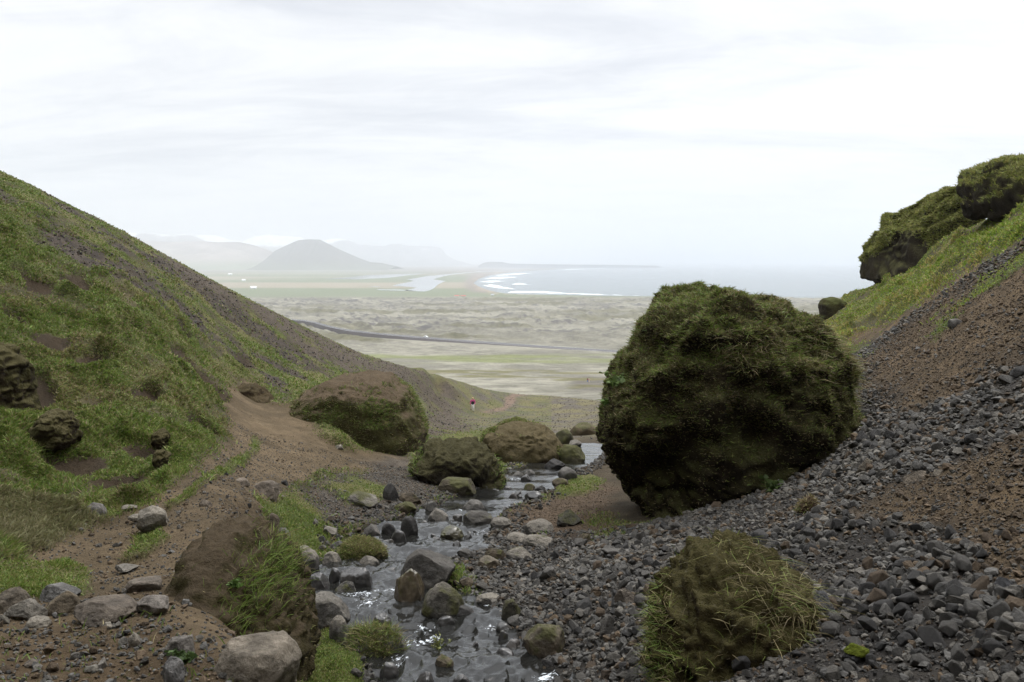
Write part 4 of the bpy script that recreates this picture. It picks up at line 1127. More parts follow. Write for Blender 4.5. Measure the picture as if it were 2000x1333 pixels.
STONES = [
    ((569, 624, 1067, 1109), GREY, "pale grey lumpy stone on the left bank beside grass, left of two", dict(pale=.8)),
    ((626, 667, 1078, 1106), GREY, "small pale rounded stone right of the lumpy one on the left bank", dict(pale=.9, ang=.2)),
    ((695, 744, 1086, 1109), GREY, "flat grey stone at the foot of the moss cushion stone", dict(pale=.5)),
    ((596, 646, 1118, 1155), DARK, "black wet oval stone in the small side pool", dict(wet=True, ang=.1)),
    ((661, 731, 1099, 1150), DARK, "largest dark wet stone in the left side channel", dict(wet=True, ang=.4)),
    ((642, 668, 1109, 1136), DARK, "small dark stone wedged against the largest wet stone of the side channel", dict(wet=True)),
    ((650, 697, 1131, 1162), GREY, "wedge shaped grey stone below the dark side channel stones", dict(moss=.35, ang=.8)),
    ((588, 691, 1156, 1228), GREY, "big rounded grey stone on the left edge of the lower stream", dict(ang=.2, moss=.15, pale=.35)),
    ((642, 682, 1202, 1258), GREY, "upright pale headed stone right of the earth mound", dict(pale=.8, ang=.2)),
    ((660, 800, 1215, 1290), GREY, "grass tufted grey stone bank in the lower stream", dict(moss=.5, name='grass_tufted_stone', deep=.7)),
    ((768, 830, 1112, 1183), BROWN, "tall brown wet stone left of three midstream boulders", dict(wet=True, moss=.3, ang=.6)),
    ((781, 899, 1075, 1152), (.062, .057, .050), "largest smooth grey brown boulder of the midstream cluster", dict(ang=.7, name='stream_boulder', cat='boulder')),
    ((822, 912, 1137, 1212), (.050, .046, .038), "dark mossy sided round boulder in front of the midstream cluster", dict(moss=.45, ang=.3, pale=.35, name='stream_boulder', cat='boulder')),
    ((852, 928, 1178, 1212), (.058, .055, .052), "low flat grey stone at the right foot of the midstream cluster", dict(ang=.3)),
    ((725, 768, 1195, 1222), DARK, "low dark stone awash left of midstream cluster", dict(wet=True)),
    ((895, 925, 1127, 1152), BROWN, "small brown stone tucked right of the largest midstream boulder", dict()),
    ((929, 977, 1158, 1186), GREY, "pale rounded stone at the scree edge right of midstream cluster", dict(pale=.8, ang=.2)),
    ((976, 1021, 1170, 1212), (.04, .036, .026), "dark mossy lump at the water's edge below the scree", dict(moss=.4)),
    ((1020, 1107, 1214, 1288), BROWN, "large brown moss streaked stone on the right edge of the lower stream", dict(moss=.45, ang=.25, pale=.3)),
    ((740, 779, 1293, 1327), DARK, "black stone with green moss in the bottom rapids", dict(wet=True, moss=.25)),
    ((845, 888, 1275, 1312), BROWN, "brown straw covered stone splitting the lower stream", dict(moss=.3)),
    ((1057, 1089, 1286, 1310), DARK, "dark angular stone at the right water's edge of the bottom pool", dict(ang=1)),
    ((806, 852, 1312, 1345), DARK, "dark stone cut by the bottom picture edge in the rapids", dict(wet=True)),
    ((880, 925, 1318, 1350), DARK, "wet slab at the bottom picture edge, midstream", dict(wet=True)),
    ((856, 907, 1028, 1052), (.045, .04, .026), "flat moss topped dark stone lying midstream above the cluster", dict(moss=.5, wet=True)),
    ((782, 817, 1006, 1046), DARK, "dark rounded stone standing at the left of the upper rapids", dict(ang=.3)),
    ((764, 796, 1034, 1063), DARK, "dark stone just below the rounded one left of the upper rapids", dict(ang=.3, wet=True)),
    ((745, 772, 1022, 1044), DARK, "small dark stone at the left shore beside the upper rapids", dict()),
    ((710, 745, 1024, 1048), GREY, "grey flat stone at the end of the gravel bank", dict()),
    ((836, 877, 990, 1018), GREY, "pointed grey brown stone at the left shore of the upper stream", dict(ang=.8, pale=.4)),
    ((903, 967, 994, 1028), (.06, .055, .048), "broad humped stone in the middle of the upper stream", dict(ang=.3, moss=.1)),
    ((901, 947, 974, 998), GREY, "rounded grey stone in the upper stream below the dark rock", dict(ang=.2)),
    ((957, 1001, 1012, 1038), GREY, "flat grey slab on the right bank below the orange soil", dict(ang=.6, pale=.4)),
    ((1025, 1083, 1016, 1046), GREY, "grey lichen stone on the right bank, under the orange soil", dict(pale=.6)),
    ((987, 1040, 1041, 1068), GREY, "pale stone with white spots on the right bank, left of a pair", dict(pale=.7)),
    ((1020, 1082, 1043, 1072), GREY, "pale stone with white spots on the right bank, right of a pair", dict(pale=.7, moss=.2)),
    ((879, 901, 1056, 1072), DARK, "small dark stone awash right of the left rapids", dict(wet=True)),
    ((892, 934, 1072, 1096), GREY, "blocky grey stone at the right shore behind the midstream cluster", dict(ang=.9)),
    ((946, 987, 1070, 1098), BROWN, "brown mossy stone on the right shore beside the pale streaked one", dict(moss=.5)),
    ((987, 1042, 1069, 1099), GREY, "pale streaked stone on the right shore at the start of the scree", dict(pale=.6, moss=.2)),
    ((930, 978, 1086, 1114), BROWN, "flat brown stone on the right shore, partly under straw", dict(pale=.4, moss=.2)),
    ((1087, 1142, 998, 1032), (.045, .042, .034), "dark mossy block below the foot of the huge boulder", dict(moss=.4, ang=.7)),
    ((1126, 1160, 1037, 1068), BROWN, "brown mossy block at the top edge of the scree", dict(moss=.3, ang=.7)),
    ((1051, 1093, 1104, 1143), GREY, "large upright angular grey stone in the left scree", dict(ang=1)),
    ((1173, 1236, 1070, 1093), GREY, "long grey wedge at the upper rim of the scree", dict(ang=1)),
    ((1165, 1201, 1200, 1252), GREY, "tall grey block in the scree left of the shaggy boulder", dict(ang=1)),
    ((1200, 1242, 1150, 1188), (.09, .075, .06), "big brownish block in the scree left of the shaggy boulder", dict(ang=1)),
    ((1102, 1149, 1158, 1174), GREY, "thin flat grey slab lying in the left scree", dict(ang=.8)),
    ((631, 665, 1028, 1054), GREY, "grey block stone in grass on the left bank", dict(pale=.6, ang=.8)),
    ((530, 571, 1030, 1056), GREY, "blue grey stone in grass behind the earth mound, lower of two", dict(ang=.3)),
    ((515, 549, 1003, 1033), BROWN, "brown grey stone in grass behind the earth mound, upper of two", dict()),
    ((553, 592, 1104, 1150), GREY, "grey stone right beside the earth mound at the side pool", dict()),
    ((676, 740, 961, 996), GREY, "mossy backed grey stone lying on the gravel bank", dict(moss=.45, pale=.4)),
    ((747, 780, 944, 981), DARK, "dark upright stone on the gravel bank below the path", dict(ang=.6)),
    ((780, 824, 960, 988), BROWN, "brown stone behind the dark upright one on the gravel bank", dict(moss=.2)),
    ((768, 815, 980, 1008), BROWN, "mossy brown stone at the shore of the gravel bank", dict(moss=.6)),
    ((826, 856, 978, 1002), GREY, "grey stone beside the pointed one at the gravel bank shore", dict()),
    ((856, 932, 930, 968), (.06, .05, .035), "mossy rock slab at the foot of the dark craggy rock", dict(moss=.5, ang=.3)),
    ((1060, 1104, 896, 920), DARK, "dark angular stone below the low rounded boulder", dict(ang=.8)),
    ((1090, 1128, 912, 940), GREY, "grey stone at the far right shore of the upper pool", dict()),
    ((1078, 1110, 934, 952), BROWN, "brown stone in front of the far right shore stone", dict(moss=.3)),
    ((999, 1024, 920, 934), GREY, "flat stone in the far pool beside a pair", dict()),
    ((1023, 1048, 917, 932), GREY, "right stone of a pair in the far pool", dict()),
    ((1016, 1037, 927, 944), DARK, "dark front stone of the trio in the far pool", dict(wet=True)),
    ((982, 1001, 950, 961), DARK, "small dark stone at the outlet of the far pool", dict(wet=True)),
    ((1021, 1045, 945, 960), BROWN, "mossy upper stone of a midstream islet in the upper stream", dict(moss=.5)),
    ((1024, 1060, 958, 979), DARK, "dark front stone of a midstream islet in the upper stream", dict(wet=True)),
    ((1044, 1066, 948, 964), DARK, "dark side stone of a midstream islet in the upper stream", dict()),
    ((1085, 1146, 868, 906), (.05, .045, .025), "mossy brown boulder right of the low rounded boulder", dict(moss=.6, ang=.2, name='mossy_boulder', cat='boulder')),
    ((1082, 1120, 838, 870), (.05, .045, .025), "mossy brown boulder at the back left of the far stream bend", dict(moss=.6, ang=.2, name='mossy_boulder', cat='boulder')),
    ((1112, 1166, 825, 853), (.085, .066, .04), "low brown boulder farthest back beside the huge boulder", dict(moss=.3, ang=.2, name='earthy_boulder', cat='boulder')),
    ((1110, 1136, 859, 876), GREY, "grey stone sitting between the mossy boulders of the far bend", dict(pale=.4)),
    ((487, 549, 938, 970), (.14, .115, .09), "broad flat pale stone sunk in the footpath", dict(ang=.5)),
    ((455, 486, 933, 948), (.14, .115, .09), "small flat pale stone left of the broad one in the footpath", dict()),
    ((549, 564, 936, 951), DARK, "small dark stone right of the broad pale one in the footpath", dict()),
    ((654, 673, 869, 883), PALE, "pale stone alone on the bare path below the broad brown boulder", dict()),
    ((389, 415, 976, 992), (.11, .09, .07), "brown grey stone on the path above the earth mound", dict()),
    ((268, 331, 987, 1040), PALE, "large pitted pale stone at the left edge of the path", dict(ang=.3)),
    ((252, 290, 1004, 1024), PALE, "low pale stone leaning left of the large pitted one", dict(ang=.3)),
    ((172, 212, 981, 1010), (.13, .12, .11), "sloping pale slab below the left hillside grass", dict(ang=.8)),
    ((238, 268, 986, 1000), PALE, "small pale stone between slab and pitted stone", dict()),
    ((223, 273, 1103, 1123), GREY, "flat grey stone embedded in the lower path", dict(pale=.4)),
    ((246, 327, 1126, 1160), (.12, .10, .08), "broad flat brown stone at the left foot of the earth mound", dict(ang=.6)),
    ((268, 338, 1162, 1206), (.13, .115, .10), "sloping pale slab in front of the earth mound", dict(ang=.7)),
    ((75, 162, 1141, 1180), (.11, .105, .098), "grey flat topped stone at the back of the left foreground pile", dict(ang=.7)),
    ((91, 157, 1157, 1206), (.095, .075, .05), "tan blocky stone at the front of the left foreground pile", dict(ang=.8)),
    ((-10, 58, 1144, 1202), (.085, .07, .052), "brown stone at the left picture edge of the foreground pile", dict(ang=.8)),
    ((15, 90, 1168, 1215), (.12, .108, .09), "sloping pale slab in the left foreground pile", dict(ang=.8)),
    ((50, 98, 1205, 1230), PALE, "small rounded pale stone below the left foreground pile", dict(ang=.2)),
    ((-15, 20, 1200, 1225), (.11, .10, .08), "low stone at the left picture edge below the pile", dict()),
    ((141, 268, 1172, 1222), (.085, .07, .055), "wide flat earth coloured slab beside the left foreground pile", dict(ang=.6)),
    ((326, 389, 1238, 1294), (.12, .108, .095), "grey slab tilted left of the biggest foreground stone", dict(ang=.7)),
    ((419, 590, 1228, 1350), (.15, .128, .10), "biggest pale stone with dark pits at the bottom left foreground", dict(ang=.12, name='pale_boulder', cat='boulder')),
    ((318, 364, 1281, 1350), (.12, .115, .11), "narrow grey stone cut by bottom edge beside the green leaves", dict(ang=.5)),
    ((250, 276, 1236, 1268), PALE, "flat pale stone set in dark soil of the foreground", dict(ang=.3)),
    ((201, 223, 1214, 1232), PALE, "small pale stone on dark soil of the foreground", dict()),
    ((45, 78, 1288, 1310), (.12, .10, .08), "brownish stone half buried near the bottom left corner", dict()),
    ((165, 195, 1298, 1320), (.12, .11, .09), "small stone half buried near the bottom edge left", dict()),
    ((1845, 1885, 622, 642), GREY, "grey slab on brown soil below the green strip of the right slope", dict(ang=1)),
    ((1670, 1710, 895, 925), (.10, .085, .065), "brown block in the scree right of the huge boulder", dict(ang=1)),
    ((1765, 1822, 917, 940), (.11, .09, .068), "long flat brown stone on bare soil of the right slope", dict(ang=.7)),
    ((1822, 1850, 912, 932), (.10, .085, .065), "brown stone touching the long flat one on the right slope", dict(ang=.8)),
    ((1944, 1992, 1126, 1165), (.05, .05, .052), "large sharp dark stone on the right slope near the picture edge", dict(ang=1)),
    ((1910, 1985, 1228, 1275), (.06, .055, .05), "large earthy dark block near the bottom right corner", dict(ang=1)),
    ((1582, 1640, 1160, 1212), (.06, .06, .062), "big angular grey block touching the right side of the shaggy boulder", dict(ang=1)),
    ((1645, 1692, 1262, 1300), (.05, .05, .052), "dark scree stone wearing a bright green moss cap", dict(ang=1)),
]
ST = {}
for box, base, lab, kw in STONES:
    ST[lab] = stone(box, base, lab, **kw)
rs = random.Random(77)
made = 0
while made < 46:
    k = rs.randrange(2, len(STREAM) - 3)
    t_ = rs.random()
    py_ = STREAM[k][0] * (1 - t_) + STREAM[k + 1][0] * t_
    lx = STREAM[k][1] * (1 - t_) + STREAM[k + 1][1] * t_; rx = STREAM[k][2] * (1 - t_) + STREAM[k + 1][2] * t_
    e_ = rs.random() ** 1.8 * .42
    px_ = lx + (rx - lx) * (e_ if rs.random() < .55 else 1 - e_)
    if any(b_[0] - 4 < px_ < b_[1] + 4 and b_[2] - 6 < py_ < b_[3] + 10 for b_, *_ in STONES): continue
    dd_ = STREAM[k][3]
    ws = rs.uniform(.10, .26) * F / dd_
    stone((px_ - ws / 2, px_ + ws / 2, py_ - ws * rs.uniform(.4, .7), py_), DARK if rs.random() < .6 else (.055, .05, .045), "small dark wet stone lying loose in the shallow stream", ang=rs.uniform(.3, .8), wet=True, moss=.3 if rs.random() < .25 else 0, seed=3000 + made, group="small wet stones in the stream")
    made += 1
b = ST["grass tufted grey stone bank in the lower stream"]
turf(b, 1500, "grass", lambda P, n: sstep(n[:, 2], .2, .6) * (P[:, 0] > at(690, 1250, 9.4)[0]), (.06, .17), (.004, .008), (.2, .1, .2, .2, .3, .1), 540)
b = ST["dark scree stone wearing a bright green moss cap"]
o_, V_, T_, c_, N_ = b
mk_ = V_[:, 2] > .45 * V_[:, 2].max()
tf = T_[mk_[T_].all(1)]
us = np.unique(tf); rm = np.zeros(len(V_), int); rm[us] = np.arange(len(us))
me = mesh_np("moss_cap", V_[us] + N_[us] * .012 + [0, 0, .004], [rm[tf]], M_EARTH, np.tile((.10, .12, .014), (len(us), 1)))
link("moss_cap", me, o_)
# the moss cushion stone in the stream
b = stone((661, 757, 1050, 1096), (.05, .047, .022), "rounded stone under a thick green moss cushion in the left of the stream", moss=.9, ang=.1, name='moss_cushion_stone')
turf(b, 5000, "grass", lambda P, n: sstep(n[:, 2], -.1, .5), (.03, .09), (.006, .012), (.2, .2, .25, .25, .15, .1), 541)
# dead turf clod on the scree
b = stone((1557, 1602, 968, 1006), (.06, .036, .022), "clod of dead brown turf lying on the scree below the huge boulder", moss=.0, ang=.1, name='turf_clod', cat='clod')
turf(b, 900, "dry_grass", lambda P, n: 1 + 0 * P[:, 0], (.03, .09), (.008, .014), (0, 0, 0, .1, .3, .6), 542, .8, .2)

# ------------------------------------------------------------------ loose stones of the scree
def hull_stone(seed):
    r_ = np.random.default_rng(seed)
    n = r_.integers(13, 20)
    p = r_.normal(size=(n, 3)); p /= np.linalg.norm(p, axis=1)[:, None]
    p *= r_.uniform(.75, 1.0, (n, 1)) * np.array([1.0, r_.uniform(.65, .95), r_.uniform(.5, .85)])
    bm = bmesh.new()
    for q in p: bm.verts.new(q)
    res = bmesh.ops.convex_hull(bm, input=bm.verts)
    bmesh.ops.delete(bm, geom=[v for v in bm.verts if not v.link_faces], context='VERTS')
    bm2 = bm.copy()
    bmesh.ops.bevel(bm2, geom=list(bm2.edges), offset=.045, segments=1, affect='EDGES', profile=.5)
    bmesh.ops.triangulate(bm2, faces=list(bm2.faces))
    out = []
    for k in (bm, bm2):
        k.verts.index_update()
        out.append((np.array([v.co[:] for v in k.verts]), np.array([[v.index for v in f.verts] for f in k.faces])))
        k.free()
    return out


PROTO = [hull_stone(900 + k) for k in range(26)]
ZONE_W = (m_scree * (1 - in_stream)).ravel()


def scatter(weight, n):
    return sample_quads(weight, n)


sq = ZONE_W[quads].mean(1)
bq = (m_brown * m_scree).ravel()[quads].mean(1)
r_q = np.hypot(XF[q0, 0], XF[q0, 1])
keep = inview & (r_q < 30)
dens = sq * (1 - .55 * bq) * keep * area3 * np.where(r_q < 17, 1, .6)
dens *= .45 + .9 * sstep(fbm(XF[q0] * .7, 3, 611), -.35, .2)
tot = dens.sum()
n_big = 23000
SPt, SNr, sqi = scatter(dens, n_big)
s_d = np.hypot(SPt[:, 0], SPt[:, 1])
s_sz = .026 + .098 * rng.beta(1.1, 3.5, n_big) + .07 * (rng.random(n_big) < .04) * rng.random(n_big)      # half-size in metres
s_br = bq[sqi]
s_sz *= np.where(s_br > .5, .62, 1.0)
s_sz *= .8 + .4 * sstep(fbm(SPt * .5, 2, 613), -.3, .3)
# the gravel bank and trodden path carry pebbles of their own
pbw = (np.maximum(m_gravel * 1.3, m_path * (.3 + .9 * m_near_dark)) * (1 - patches)).ravel()[quads].mean(1) * keep * area3 * (r_q < 26)
n_peb = 20000
PPt, PNr, pqi = scatter(pbw, n_peb)
p_sz = .010 + .028 * rng.beta(1.2, 4.0, n_peb) + .03 * (rng.random(n_peb) < .03)
# darker loose stones on the left hill's gravel bands
hbw = (np.maximum(np.maximum(np.maximum(m_band, m_band2), m_rim * .6), m_far * .3) * (1 - grass)).ravel()[quads].mean(1) * inview * area3 * (XF[q0, 0] < 14) * np.maximum(facing, 0.02) ** .3
n_h = 6500
HPt, HNr, hqi = scatter(hbw, n_h)
h_sz = .03 + .12 * rng.beta(1.1, 5.0, n_h)
# stones along the far right bank and bed edges
ebw = (sstep(SD, -.45, .1) * (1 - sstep(SD, .5, 1.0)) * (TY < 40) * (TY > 6) * (ga < .3) * (1 - patches)).ravel()[quads].mean(1) * inview * area3
n_e = 3600
EPt, ENr, eqi = scatter(ebw, n_e)
e_sz = .03 + .12 * rng.beta(1.1, 4.0, n_e)


def stone_color(n, brown):
    g0 = rng.uniform(.45, 1.5, (n, 1))
    c = np.where((rng.random(n) < .5)[:, None], np.array((.068, .065, .060)), np.array((.086, .079, .068))) * g0
    br = rng.random(n) < np.clip(.13 + .55 * brown, 0, .85)
    return np.where(br[:, None], np.array((.098, .070, .044)) * rng.uniform(.45, 1.1, (n, 1)), c)


def rot_mats(n):
    q = rng.normal(size=(n, 4)); q /= np.linalg.norm(q, axis=1)[:, None]
    w_, x, y, z = q.T
    return np.stack([np.stack([1 - 2 * (y * y + z * z), 2 * (x * y - z * w_), 2 * (x * z + y * w_)], -1), np.stack([2 * (x * y + z * w_), 1 - 2 * (x * x + z * z), 2 * (y * z - x * w_)], -1),
                     np.stack([2 * (x * z - y * w_), 2 * (y * z + x * w_), 1 - 2 * (x * x + y * y)], -1)], 1)


def merged_stones(name, P, size, colr, label, cat, lift=.35, fine=True):
    Rm = rot_mats(len(P)); pr = rng.integers(0, len(PROTO), len(P))
    VV, FF, CC, off = [], [], [], 0
    for k in range(len(PROTO)):
        i = np.nonzero(pr == k)[0]
        if not len(i): continue
        v, f = PROTO[k][0]
        w_ = np.einsum('nij,vj->nvi', Rm[i], v) * size[i, None, None]
        w_[..., 2] *= .85
        w_ = w_ + P[i, None, :] + np.array([0, 0, 1]) * (size[i] * lift)[:, None, None]
        VV.append(w_.reshape(-1, 3))
        FF.append((f[None] + (np.arange(len(i)) * len(v))[:, None, None] + off).reshape(-1, 3))
        CC.append(np.repeat(colr[i], len(v), 0)); off += len(i) * len(v)
    me = mesh_np(name, np.concatenate(VV), [np.concatenate(FF)], M_STONE, np.concatenate(CC), False)
    return tag(link(name, me), label, cat, kind='stuff')


# which loose stones show largest: those become objects of their own
occl = []
for lab in ("huge dark boulder cloaked in moss and grass standing right of the stream", "shaggy brown boulder with straw and green grass in the foreground scree"):
    o_, V_, T_, C_, N_ = BOULDERS[lab]
    occl.append(((V_ + C_), T_))
bvh = [BVHTree.FromPolygons(v.tolist(), t[:: 1].tolist()) for v, t in occl]
sp_x, sp_y = project(SPt)
show = (s_sz / s_d) * ((sp_x > 10) & (sp_x < 1990) & (sp_y < 1325) & (sp_y > 0))
order = np.argsort(-show)
chosen = []
taken = np.zeros(n_big, bool)
for i in order:
    if len(chosen) >= 296 or show[i] <= 0: break
    tgt = SPt[i] + np.array([0, 0, s_sz[i] * .4]); L_ = np.linalg.norm(tgt); dv = Vector(tgt / L_)
    if any(b_.ray_cast(Vector((0, 0, 0)), dv, L_)[0] is not None for b_ in bvh): continue
    cl = np.array(chosen, int)
    if len(cl) and (np.linalg.norm(SPt[cl] - SPt[i], axis=1) < (s_sz[cl] + s_sz[i]) * .75).any(): continue
    chosen.append(int(i)); taken[i] = True
bx_l = at(1250, 1200, 7.2)[0]
proto_me = {}
CLR = {'grey': (.080, .075, .068), 'dark': (.045, .043, .041), 'brown': (.082, .060, .040)}
for i in chosen:
    P_ = SPt[i]; k = int(rng.integers(0, len(PROTO)))
    kind = 'brown' if rng.random() < .14 + .5 * (s_br[i] > .5) else ('dark' if rng.random() < .45 else 'grey')
    if (k, kind) not in proto_me:
        v, f = PROTO[k][1]
        proto_me[(k, kind)] = mesh_np("scree_stone", v, [f], M_STONE, np.array(CLR[kind]) * rng.uniform(.8, 1.25, (len(v), 1)), False)
    px_ = sp_x[i]; py_ = sp_y[i]
    zone = ("between the stream and the shaggy foreground boulder" if px_ < 1255 and py_ > 1040 else "on the bare soil of the right slope" if s_br[i] > .5 else "right of the shaggy foreground boulder" if py_ > 1080 else "around the foot of the huge mossy boulder")
    word = {'grey': 'grey angular stone', 'dark': 'dark angular stone', 'brown': 'brown angular stone'}[kind]
    o = link("scree_stone", proto_me[(k, kind)])
    o.matrix_world = Matrix.Translation(Vector(P_ + [0, 0, s_sz[i] * .45])) @ Matrix(rot_mats(1)[0].tolist()).to_4x4() @ Matrix.Scale(s_sz[i] * 1.08, 4)
    tag(o, f"loose {word} {zone}", 'stone', f"{kind} loose stones {zone}")
rest = ~taken
merged_stones("scree_rubble", SPt[rest], s_sz[rest], stone_color(rest.sum(), s_br[rest]), "small broken basalt rubble filling the scree between the larger stones", "rubble")
merged_stones("path_gravel", PPt, p_sz, stone_color(n_peb, .3 * np.ones(n_peb)) * 1.15, "fine gravel and pebbles strewn over the footpath and gravel bank", "gravel")
merged_stones("hillside_rubble", HPt, h_sz, stone_color(n_h, .6 * np.ones(n_h)) * .66, "dark loose gravel in streaks down the left hillside", "rubble")
merged_stones("bank_rubble", EPt, e_sz, stone_color(n_e, .15 * np.ones(n_e)) * .75, "small dark stones lining the edges of the stream", "rubble")

# fines between the scree stones
fw_ = sq * inview * area3 * (r_q < 15) / np.maximum(r_q, 4) ** 1.3
FPt, FNr, fqi = scatter(fw_, 22000)
f_sz = .008 + .026 * rng.beta(1.2, 3.0, 22000)
merged_stones("scree_gravel", FPt, f_sz, stone_color(22000, .25 + .4 * bq[fqi]) * .8, "fine dark gravel between the larger stones of the scree", "gravel")

# soil crumbs on the brown part of the right slope
cw_ = (np.maximum(m_brown * m_scree, np.maximum(np.maximum(m_orange, m_rdirt * .6), .06 * m_path)) * (1 - m_strip) * (1 - patches)).ravel()[quads].mean(1) * inview * area3 * (r_q < 30)
CPt, CNr, cqi = scatter(cw_, 36000)
c_sz = .006 + .050 * rng.beta(.7, 5.0, 36000)
merged_stones("soil_crumbs", CPt, c_sz, np.array((.098, .072, .047)) * rng.uniform(.55, 1.45, (36000, 1)), "reddish brown soil crumbs on the right slope, the footpath and under the huge boulder", "soil")


# ------------------------------------------------------------------ plants
M_LEAF = grass_mat("plant_leaf")


def leafy_plant(name, px, py, Y, label, nst=9, size=.3, leaf=.07, seed=1, col=(.09, .15, .025)):
    r_ = np.random.default_rng(seed)
    base = at(px, py, Y)
    root = bpy.data.objects.new(name, None); COL.objects.link(root); root.location = base
    tag(root, label, 'plant')
    SV, SF, LV, LF, LC = [], [], [], [], []
    for s in range(nst):
        d = np.array([r_.normal() * .6, r_.normal() * .5 - .3, 1.0]); d /= np.linalg.norm(d)
        L = size * r_.uniform(.5, 1)
        side = np.cross(d, [.3, 1, .1]); side /= np.linalg.norm(side)
        o = len(SV)
        for t in (0, .5, 1):
            p = d * L * t + np.array([0, 0, -.1 * L * t * t])
            SV += [p - side * .006 * (1.2 - t), p + side * .006 * (1.2 - t)]
        SF += [[o, o + 1, o + 3, o + 2], [o + 2, o + 3, o + 5, o + 4]]
        for k in range(9):
            t = r_.uniform(.35, 1.05); p = d * L * t
            a = r_.normal(size=3); a[2] = abs(a[2]) * .5; a /= np.linalg.norm(a)
            bb = np.cross(a, r_.normal(size=3)); bb /= np.linalg.norm(bb)
            l = leaf * r_.uniform(.6, 1.2); o2 = len(LV)
            LV += [p, p + a * l * .35 + bb * l * .34, p + a * l * .75 + bb * l * .26, p + a * l - np.array([0, 0, l * .2]), p + a * l * .75 - bb * l * .26, p + a * l * .35 - bb * l * .34]
            LF += [[o2, o2 + 1, o2 + 2, o2 + 5], [o2 + 5, o2 + 2, o2 + 3, o2 + 4]]
            LC += [np.array(col) * r_.uniform(.7, 1.3)] * 6
    link("stem", mesh_np("stem", SV, [np.array(SF)], M_LEAF, np.tile((.09, .12, .03), (len(SV), 1))), root)
    o = link("foliage", mesh_np("foliage", LV, [np.array(LF)], M_LEAF, np.array(LC)), root)
    return root


leafy_plant("leafy_plant", 1206, 768, 16.8, "bright broad-leaved plant on the left edge of the huge boulder", 16, .55, .13, 1, (.085, .13, .032))
leafy_plant("leafy_plant", 1190, 803, 16.8, "small broad-leaved plant just below the brighter one on the huge boulder", 8, .32, .10, 2, (.085, .145, .03))
leafy_plant("leafy_plant", 1500, 968, 14.6, "leafy green plant at the foot of the huge boulder above the scree", 8, .38, .11, 3, (.06, .09, .024))
p_ = ground_at(855, 1272)
leafy_plant("leafy_plant", 858, 1268, p_[1], "yellow green sprig growing from the brown midstream stone", 9, .22, .035, 4, (.16, .17, .05))
p_ = ground_at(362, 1300)
leafy_plant("leafy_plant", 362, 1297, p_[1] - .05, "dark green parsley-like plant beside the bottom foreground slab", 12, .12, .045, 5, (.05, .08, .024))
leafy_plant("leafy_plant", 1570, 1262, 6.6, "small leafy weed at the right side of the shaggy boulder", 8, .14, .04, 6, (.07, .11, .025))
leafy_plant("leafy_plant", 462, 1150, 6.3, "leafy weed at the left of the grass on the earth mound", 8, .09, .04, 7, (.07, .12, .025))


# ------------------------------------------------------------------ people
def skin_mesh(name, nodes, edges, mat, parent, sub=2):
    me = bpy.data.meshes.new(name)
    me.from_pydata([n[0] for n in nodes], edges, [])
    o = bpy.data.objects.new(name, me); COL.objects.link(o)
    sk = o.modifiers.new("skin", 'SKIN'); sk.use_smooth_shade = True
    sv = me.skin_vertices[0].data
    for i, n in enumerate(nodes):
        r_ = n[1] if isinstance(n[1], tuple) else (n[1], n[1])
        sv[i].radius = r_; sv[i].use_root = (i == 0)
    if sub:
        ss = o.modifiers.new("subdivision", 'SUBSURF'); ss.levels = ss.render_levels = sub
    dg = bpy.context.evaluated_depsgraph_get()
    nm = bpy.data.meshes.new_from_object(o.evaluated_get(dg))
    nm.name = name
    bpy.data.objects.remove(o)
    nm.materials.clear(); nm.materials.append(mat)
    nm.polygons.foreach_set('use_smooth', [True] * len(nm.polygons))
    return link(name, nm, parent)


M_SKIN = plain_mat("skin", (.48, .30, .22), .55)


